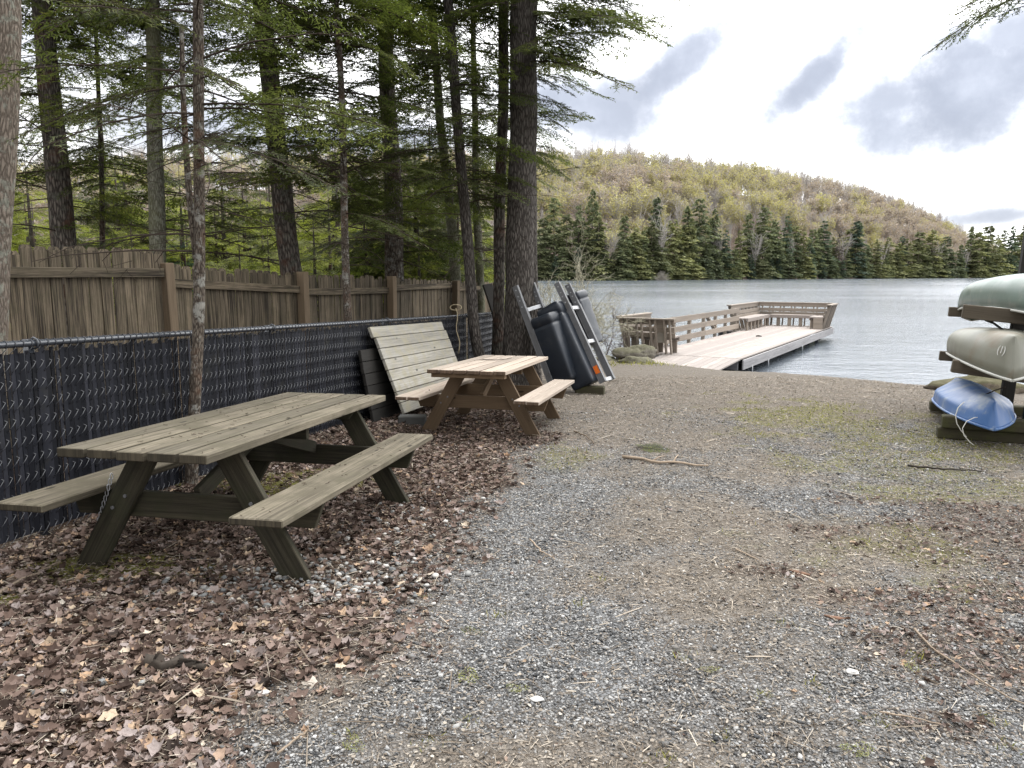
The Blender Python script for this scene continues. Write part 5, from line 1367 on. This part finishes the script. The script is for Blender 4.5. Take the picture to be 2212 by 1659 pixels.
def ldens(x, y):
    m = m_leaf(x, y); m = m * (1 - .75 * m_moss(x, y)); cob = np.exp(-(((x + 1.0) / .42) ** 2 + ((y - 3.95) / .32) ** 2) * 1.2)
    return np.clip(m ** 1.3, 0, 1) * (1 - .9 * cob) * (.55 + .75 * fbm(x, y, 2.3, 81, 3)) + .004 * (1 - m_sand(x, y))
r = np.random.default_rng(42)
x, y = sample(230000, -4.9, 6.0, 1.9, 14, ldens, r, .92)
keep = (x > fence_x(y) + .02) | (y > 15); x, y = x[keep], y[keep]
sz = np.minimum(.030 * np.exp(r.normal(0, .45, len(x))), .060); right = x > np.interp(y, BX[:, 0], BX[:, 1]) + .3; sz = np.where(right, sz * .62, sz)
M = rot_mats(r.uniform(0, 6.28, len(x)), r.normal(0, .30, len(x)), r.normal(0, .30, len(x))) * sz[:, None, None]
M = M * np.where(r.random(len(x)) < .5, 1.0, 1.0)[:, None, None]
pos = np.stack([x, y, GV(x, y) + .004 + np.abs(r.normal(0, .011, len(x))) * (m_leaf(x, y) > .4)], 1)
zone = np.clip((y - 3.6) / 1.6, 0, 1)
rn = np.clip(r.beta(1.5, 1.75, len(x)) - .05 * zone, 0, 1); rn = np.where((rn > .66) & (rn < .8) & (zone > .6) & (r.random(len(x)) < .7), rn - .3, rn)
scatter("leaf_litter", leaves_p, pos, M, M_DEADLEAF, rn, label="brown dead leaves carpeting the ground by the fence", cat="leaf litter", seed=2)

# ------------------------------------------------------------------ needles and twig bits over the drive
rib = [(np.array([[-.5, -.5, 0], [.5, -.5, 0.02 * k], [.5, .5, 0.02 * k], [-.5, .5, 0], [0, 0, .9 - .1 * k]]) * np.array([1, 1, 1]), [(0, 1, 4), (1, 2, 4), (2, 3, 4), (3, 0, 4)]) for k in range(3)]
r = np.random.default_rng(43)
x, y = sample(130000, -3.8, 7.5, 2.0, 15, lambda x, y: np.clip(.36 + .45 * (1 - m_gravel(x, y)) * (1 - m_leaf(x, y)) + .45 * m_leaf(x, y), 0, 1), r, .95)
L = .025 * np.exp(r.normal(0, .5, len(x))) * (1 + .04 * np.clip(y - 3, 0, 10)); w_ = .0019 * np.exp(r.normal(0, .3, len(x))) * (1 + .09 * np.clip(y - 2.5, 0, 12))
lg = r.random(len(x)) < .035; L = np.where(lg, L * 4, L); w_ = np.where(lg, w_ * 1.5, w_)
M = rot_mats(r.uniform(0, 6.28, len(x)), r.normal(0, .1, len(x)), r.normal(0, .13, len(x))) * np.stack([L, w_, w_], 1)[:, None, :]
pos = np.stack([x, y, GV(x, y) + .005 + np.abs(r.normal(0, .004, len(x))) + .016 * (m_leaf(x, y) > .5)], 1)
s = Mat("needle_litter", .9, .15)
s.set(s.ramp(s.attr('rnd'), [(0, (.045, .034, .024)), (.4, (.14, .112, .086)), (.75, (.235, .20, .16)), (.95, (.36, .31, .25)), (1, (.48, .43, .36))]))
scatter("needle_litter", rib, pos, M, s.m, r.uniform(0, 1, len(x)), label="dry needles and twig bits strewn over the gravel", cat="needle litter", seed=3)
# flat debris flakes (bits of leaf and bark)
flk = [(np.array([[-.5, -.2, 0], [.1, -.5, .08], [.55, .05, .02], [.05, .45, .1], [-.45, .3, 0]]) , [(0, 1, 2, 3, 4)]), (np.array([[-.5, -.1, .05], [.3, -.35, 0], [.5, .2, .09], [-.2, .35, .02]]), [(0, 1, 2, 3)])]
r = np.random.default_rng(47)
x, y = sample(190000, -3.6, 7.5, 2.0, 14.5, lambda x, y: np.clip(.24 + .55 * (1 - m_gravel(x, y)) * (1 - m_leaf(x, y)) + .2 * m_leaf(x, y), 0, 1), r, .95)
sz = np.minimum(.009 * np.exp(r.normal(0, .45, len(x))), .0165) * (1 + .06 * np.clip(y - 3, 0, 10))
M = rot_mats(r.uniform(0, 6.28, len(x)), r.normal(0, .3, len(x)), r.normal(0, .3, len(x))) * sz[:, None, None]
pos = np.stack([x, y, GV(x, y) + .006], 1)
s = Mat('debris_flake', .9, .15); s.set(s.ramp(s.attr('rnd'), [(0, (.05, .04, .03)), (.4, (.15, .126, .102)), (.7, (.25, .218, .18)), (.92, (.36, .32, .27)), (1, (.48, .44, .38))]))
scatter("bark_debris", flk, pos, M, s.m, np.clip(r.beta(2, 1.9, len(x)), 0, 1), label="small flakes of bark and leaf over the gravel", cat="debris", seed=5)

# ------------------------------------------------------------------ moss, grass blades and green sprigs
r = np.random.default_rng(44)
blade = [(np.array([[-.09, 0, 0], [.09, 0, 0], [.05 + .1 * k, .25 * k, .6], [.18 * k, .5 * k, 1.0]]), [(0, 1, 2), (0, 2, 3)]) for k in (0, .5, 1.0)]
tufts = [w2(*q) for q in ((1000, 1560), (1290, 1250), (1690, 1345), (760, 1590), (1440, 1640), (2090, 1300), (1990, 1420), (1085, 1330), (1250, 1305), (1760, 1480), (1900, 1560), (2150, 1560), (1560, 1590), (1880, 1175), (1950, 1160), (1480, 1420), (940, 1600), (1990, 1440), (1640, 1500), (2190, 1620))]
def gd(x, y):
    m = 1.0 * m_moss(x, y) + .006
    for cx, cy in tufts: m = np.maximum(m, 1.0 * np.exp(-(((x - cx) / .035) ** 2 + ((y - cy) / .035) ** 2)))
    m = np.maximum(m, .9 * np.exp(-(((x - 3.0) / .9) ** 2 + ((y - 17.6) / .5) ** 2)))
    return np.clip(m, 0, 1)
x, y = sample(150000, -3.2, 8.5, 2.0, 18.5, gd, r, 1.0)
tx, ty = [], []
for cx, cy in tufts:
    n = 26; tx.append(cx + r.normal(0, .028, n)); ty.append(cy + r.normal(0, .028, n))
x = np.concatenate([x] + tx); y = np.concatenate([y] + ty)
h_ = .016 * np.exp(r.normal(0, .35, len(x))) * (1 + .10 * np.clip(y - 3, 0, 9)); h_ = np.where(y > 16.8, h_ * 2.2, h_)
M = rot_mats(r.uniform(0, 6.28, len(x)), r.normal(0, .6, len(x)), r.normal(0, .6, len(x))) * np.stack([h_ * .8, h_ * .9, h_], 1)[:, None, :]
pos = np.stack([x, y, GV(x, y) + .001], 1)
M_MOSS = mat_leaf("moss_and_grass", [(0, (.07, .075, .014)), (.5, (.19, .19, .035)), (.8, (.30, .29, .06)), (1, (.40, .37, .12))], .8, .3)
scatter("moss", blade, pos, M, M_MOSS, r.uniform(0, 1, len(x)), label="yellow green moss and short grass in patches", cat="moss", seed=4)
# fallen green sprigs of hemlock
items = []
for k, (px, py) in enumerate(((740, 1595), (1000, 1440), (985, 1360), (1205, 960), (1080, 1495), (1500, 1455), (940, 1290), (1980, 1465), (1815, 1640))):
    q = gnd(px, py); key = .9; w, tr_ = SPR[key][k % 4]; M_ = rot_spray(random.uniform(0, 6), .0, random.uniform(-.2, .2), random.uniform(.12, .18)); M_[:, 2] *= .4
    items.append((place(w, M_, q + (0, 0, .012)), place(tr_[::3], M_ , q + (0, 0, .012))))
o = link_mesh("fallen_sprigs", spray_mesh("fallen_sprigs", items, [M_TWIG, NEEDLE_L], 6), kind='stuff'); tag(o, "small green hemlock sprigs fallen on the gravel", "sprigs")

# ------------------------------------------------------------------ cobbles round the near table's leg
r = np.random.default_rng(45)
def cob(seed):
    q = np.random.default_rng(seed); n, m = 6, 9; V = []; Fs = []
    for i in range(n):
        th = math.pi * i / (n - 1)
        for j in range(m):
            ph = 2 * math.pi * j / m; V.append([math.sin(th) * math.cos(ph), math.sin(th) * math.sin(ph) * .8, math.cos(th) * .55])
    for i in range(n - 1):
        for j in range(m): Fs.append((i * m + j, i * m + (j + 1) % m, (i + 1) * m + (j + 1) % m, (i + 1) * m + j)[::-1])
    V = np.array(V); V *= (1 + q.normal(0, .05, (len(V), 1))); return V, Fs
cobs = [cob(k) for k in range(6)]
n = 420; a = r.uniform(0, 1, n)
x = -1.05 + r.normal(0, .34, n); y = 3.85 + r.normal(0, .20, n)
x2 = -.75 + r.normal(0, .22, 130); y2 = 5.35 + r.normal(0, .38, 130); x3 = -.95 + r.normal(0, .3, 90); y3 = 4.7 + r.normal(0, .3, 90); x4 = -1.9 + r.normal(0, .5, 45); y4 = 2.9 + r.normal(0, .3, 45)
x = np.concatenate([x, x2, x3, x4]); y = np.concatenate([y, y2, y3, y4]); sz = np.minimum(.0135 * np.exp(r.normal(0, .34, len(x))), .023)
M = rot_mats(r.uniform(0, 6.28, len(x)), r.normal(0, .2, len(x)), r.normal(0, .2, len(x))) * sz[:, None, None]
s = Mat("cobble", .8, .3); c = s.ramp(s.attr('rnd'), [(0, (.07, .072, .075)), (.4, (.16, .165, .165)), (.75, (.28, .28, .27)), (1, (.5, .48, .45))]); s.set(s.mix(s.rng(s.noise(s.mapping('Object'), 40, 4, .6), .5, .7, 0, .4), c, (.14, .11, .085)))
scatter("pebbles", cobs, np.stack([x, y, GV(x, y) + sz * .3 + .010], 1), M, s.m, r.uniform(0, 1, len(x)), smooth=True, label="rounded grey pebbles round the near table's right leg", cat="pebbles", seed=6)

# ------------------------------------------------------------------ single sticks and pieces one can point at
def gpts(L_, dz=.015): return [gnd(px, py) + np.array([0, 0, dz]) for px, py in L_]
twig("stick", gpts([(1345, 991), (1385, 996), (1420, 1003), (1460, 1003), (1500, 1009), (1530, 1011)], .02), .017, .008, M_TWIGP, "long pale brown stick lying in the middle of the gravel drive", "stick", side=[(3, (.3, .6, .1), .28), (2, (.7, .5, .15), .2)])
twig("log", gpts([(312, 1446), (350, 1449), (385, 1452), (418, 1452)], .03), .034, .012, M_TWIGD, "short dark rotten log among the dead leaves, front left", "log", n=8)
twig("stick", gpts([(-20, 1300), (45, 1262), (90, 1240), (128, 1222)], .02), .012, .006, M_TWIGP, "pale split stick at the left edge near the fence foot", "stick")
twig("stick", gpts([(1975, 1365), (2010, 1405), (2060, 1440), (2130, 1485), (2215, 1530)], .016), .0055, .003, M_TWIGP, "long straight pale stick lying at the lower right of the gravel", "stick", side=[(2, (.5, .3, .1), .12)])
twig("stick", gpts([(1960, 1010), (2040, 1018), (2120, 1022)], .02), .010, .005, M_TWIGD, "thin dark stick in the gravel right of the moss patch", "stick")
twig("stick", gpts([(1145, 1170), (1170, 1195), (1200, 1215)], .015), .006, .003, M_TWIGP, "slim curved twig standing out on the drive's left centre", "stick")
twig("stick", gpts([(1590, 1190), (1640, 1215)], .012), .005, .003, M_TWIGP, "short slim twig right of the drive's centre", "stick")
twig("stick", gpts([(1240, 935), (1265, 945), (1285, 962)], .02), .008, .004, M_TWIG, "bent brown twig on the drive beside the pale table's legs", "stick")
twig("stick", gpts([(600, 1640), (650, 1600), (690, 1580)], .02), .005, .003, M_TWIGP, "thin pale twig where the leaves meet the gravel at the bottom", "stick")
twig("stick", gpts([(185, 1195), (205, 1178), (222, 1168), (232, 1150)], .03), .006, .003, M_TWIGP, "pale twig leaning at the foot of the near table's left leg", "stick")
twig("stick", gpts([(1900, 1545), (1960, 1555), (2030, 1572)], .013), .004, .002, M_TWIGP, "straight pale twig in the gravel at the bottom right", "stick")
for (pts, lab) in (([(1705, 1232), (1725, 1238), (1750, 1243)], "curled reddish bark piece lying right of the drive's centre"), ([(1780, 1330), (1810, 1338), (1835, 1336)], "flat reddish brown bark strip near the right leaf patch")):
    b = MB(); P = gpts(pts, .012); zc = float(np.mean([p_[2] for p_ in P])); b.tube(P, [.006, .019, .010], 8, rough=.5, seed=P[0][0]); b.V = [np.array([v[0], v[1], zc - .008 + (v[2] - zc) * .35]) for v in b.V]
    tag(b.build("bark_piece", mat_plain("red_bark", (.15, .085, .055), .95, 0, .5, 60)), lab, "bark")
# dark fallen bough
items = []; q = gnd(1405, 971)
for k in range(3):
    w, tr_ = SPR[.9][k]; M_ = rot_spray(.1 + k * .5 - .5, .0, .1, .42); M_[2] *= .6; items.append((place(w, M_, q + (-.17, 0, .02)), place(tr_, M_, q + (-.17, 0, .02))))
fb = thing("fallen_bough", "dark green fallen conifer bough lying just beyond the long stick", "branch", q)
link_mesh("foliage", spray_mesh("foliage", [(a_ - q, b_ - q) for a_, b_ in items], [M_TWIGD, NEEDLE_D], 3), fb)
# pale stones and single large leaves on the drive
for k, (px, py, s_) in enumerate(((1160, 1515, .05), (570, 1500, .04), (1840, 1455, .05))):
    q = gnd(px, py)
    boulder("stone", ["pale flat stone on the gravel at the bottom centre", "small white stone among dead leaves at the bottom left", "pale stone in the gravel at the lower right"][k], q + (0, 0, .008), (s_, s_ * .7, s_ * .35), mat_plain("pale_stone", (.45, .44, .42), .9), 30 + k, "stone")
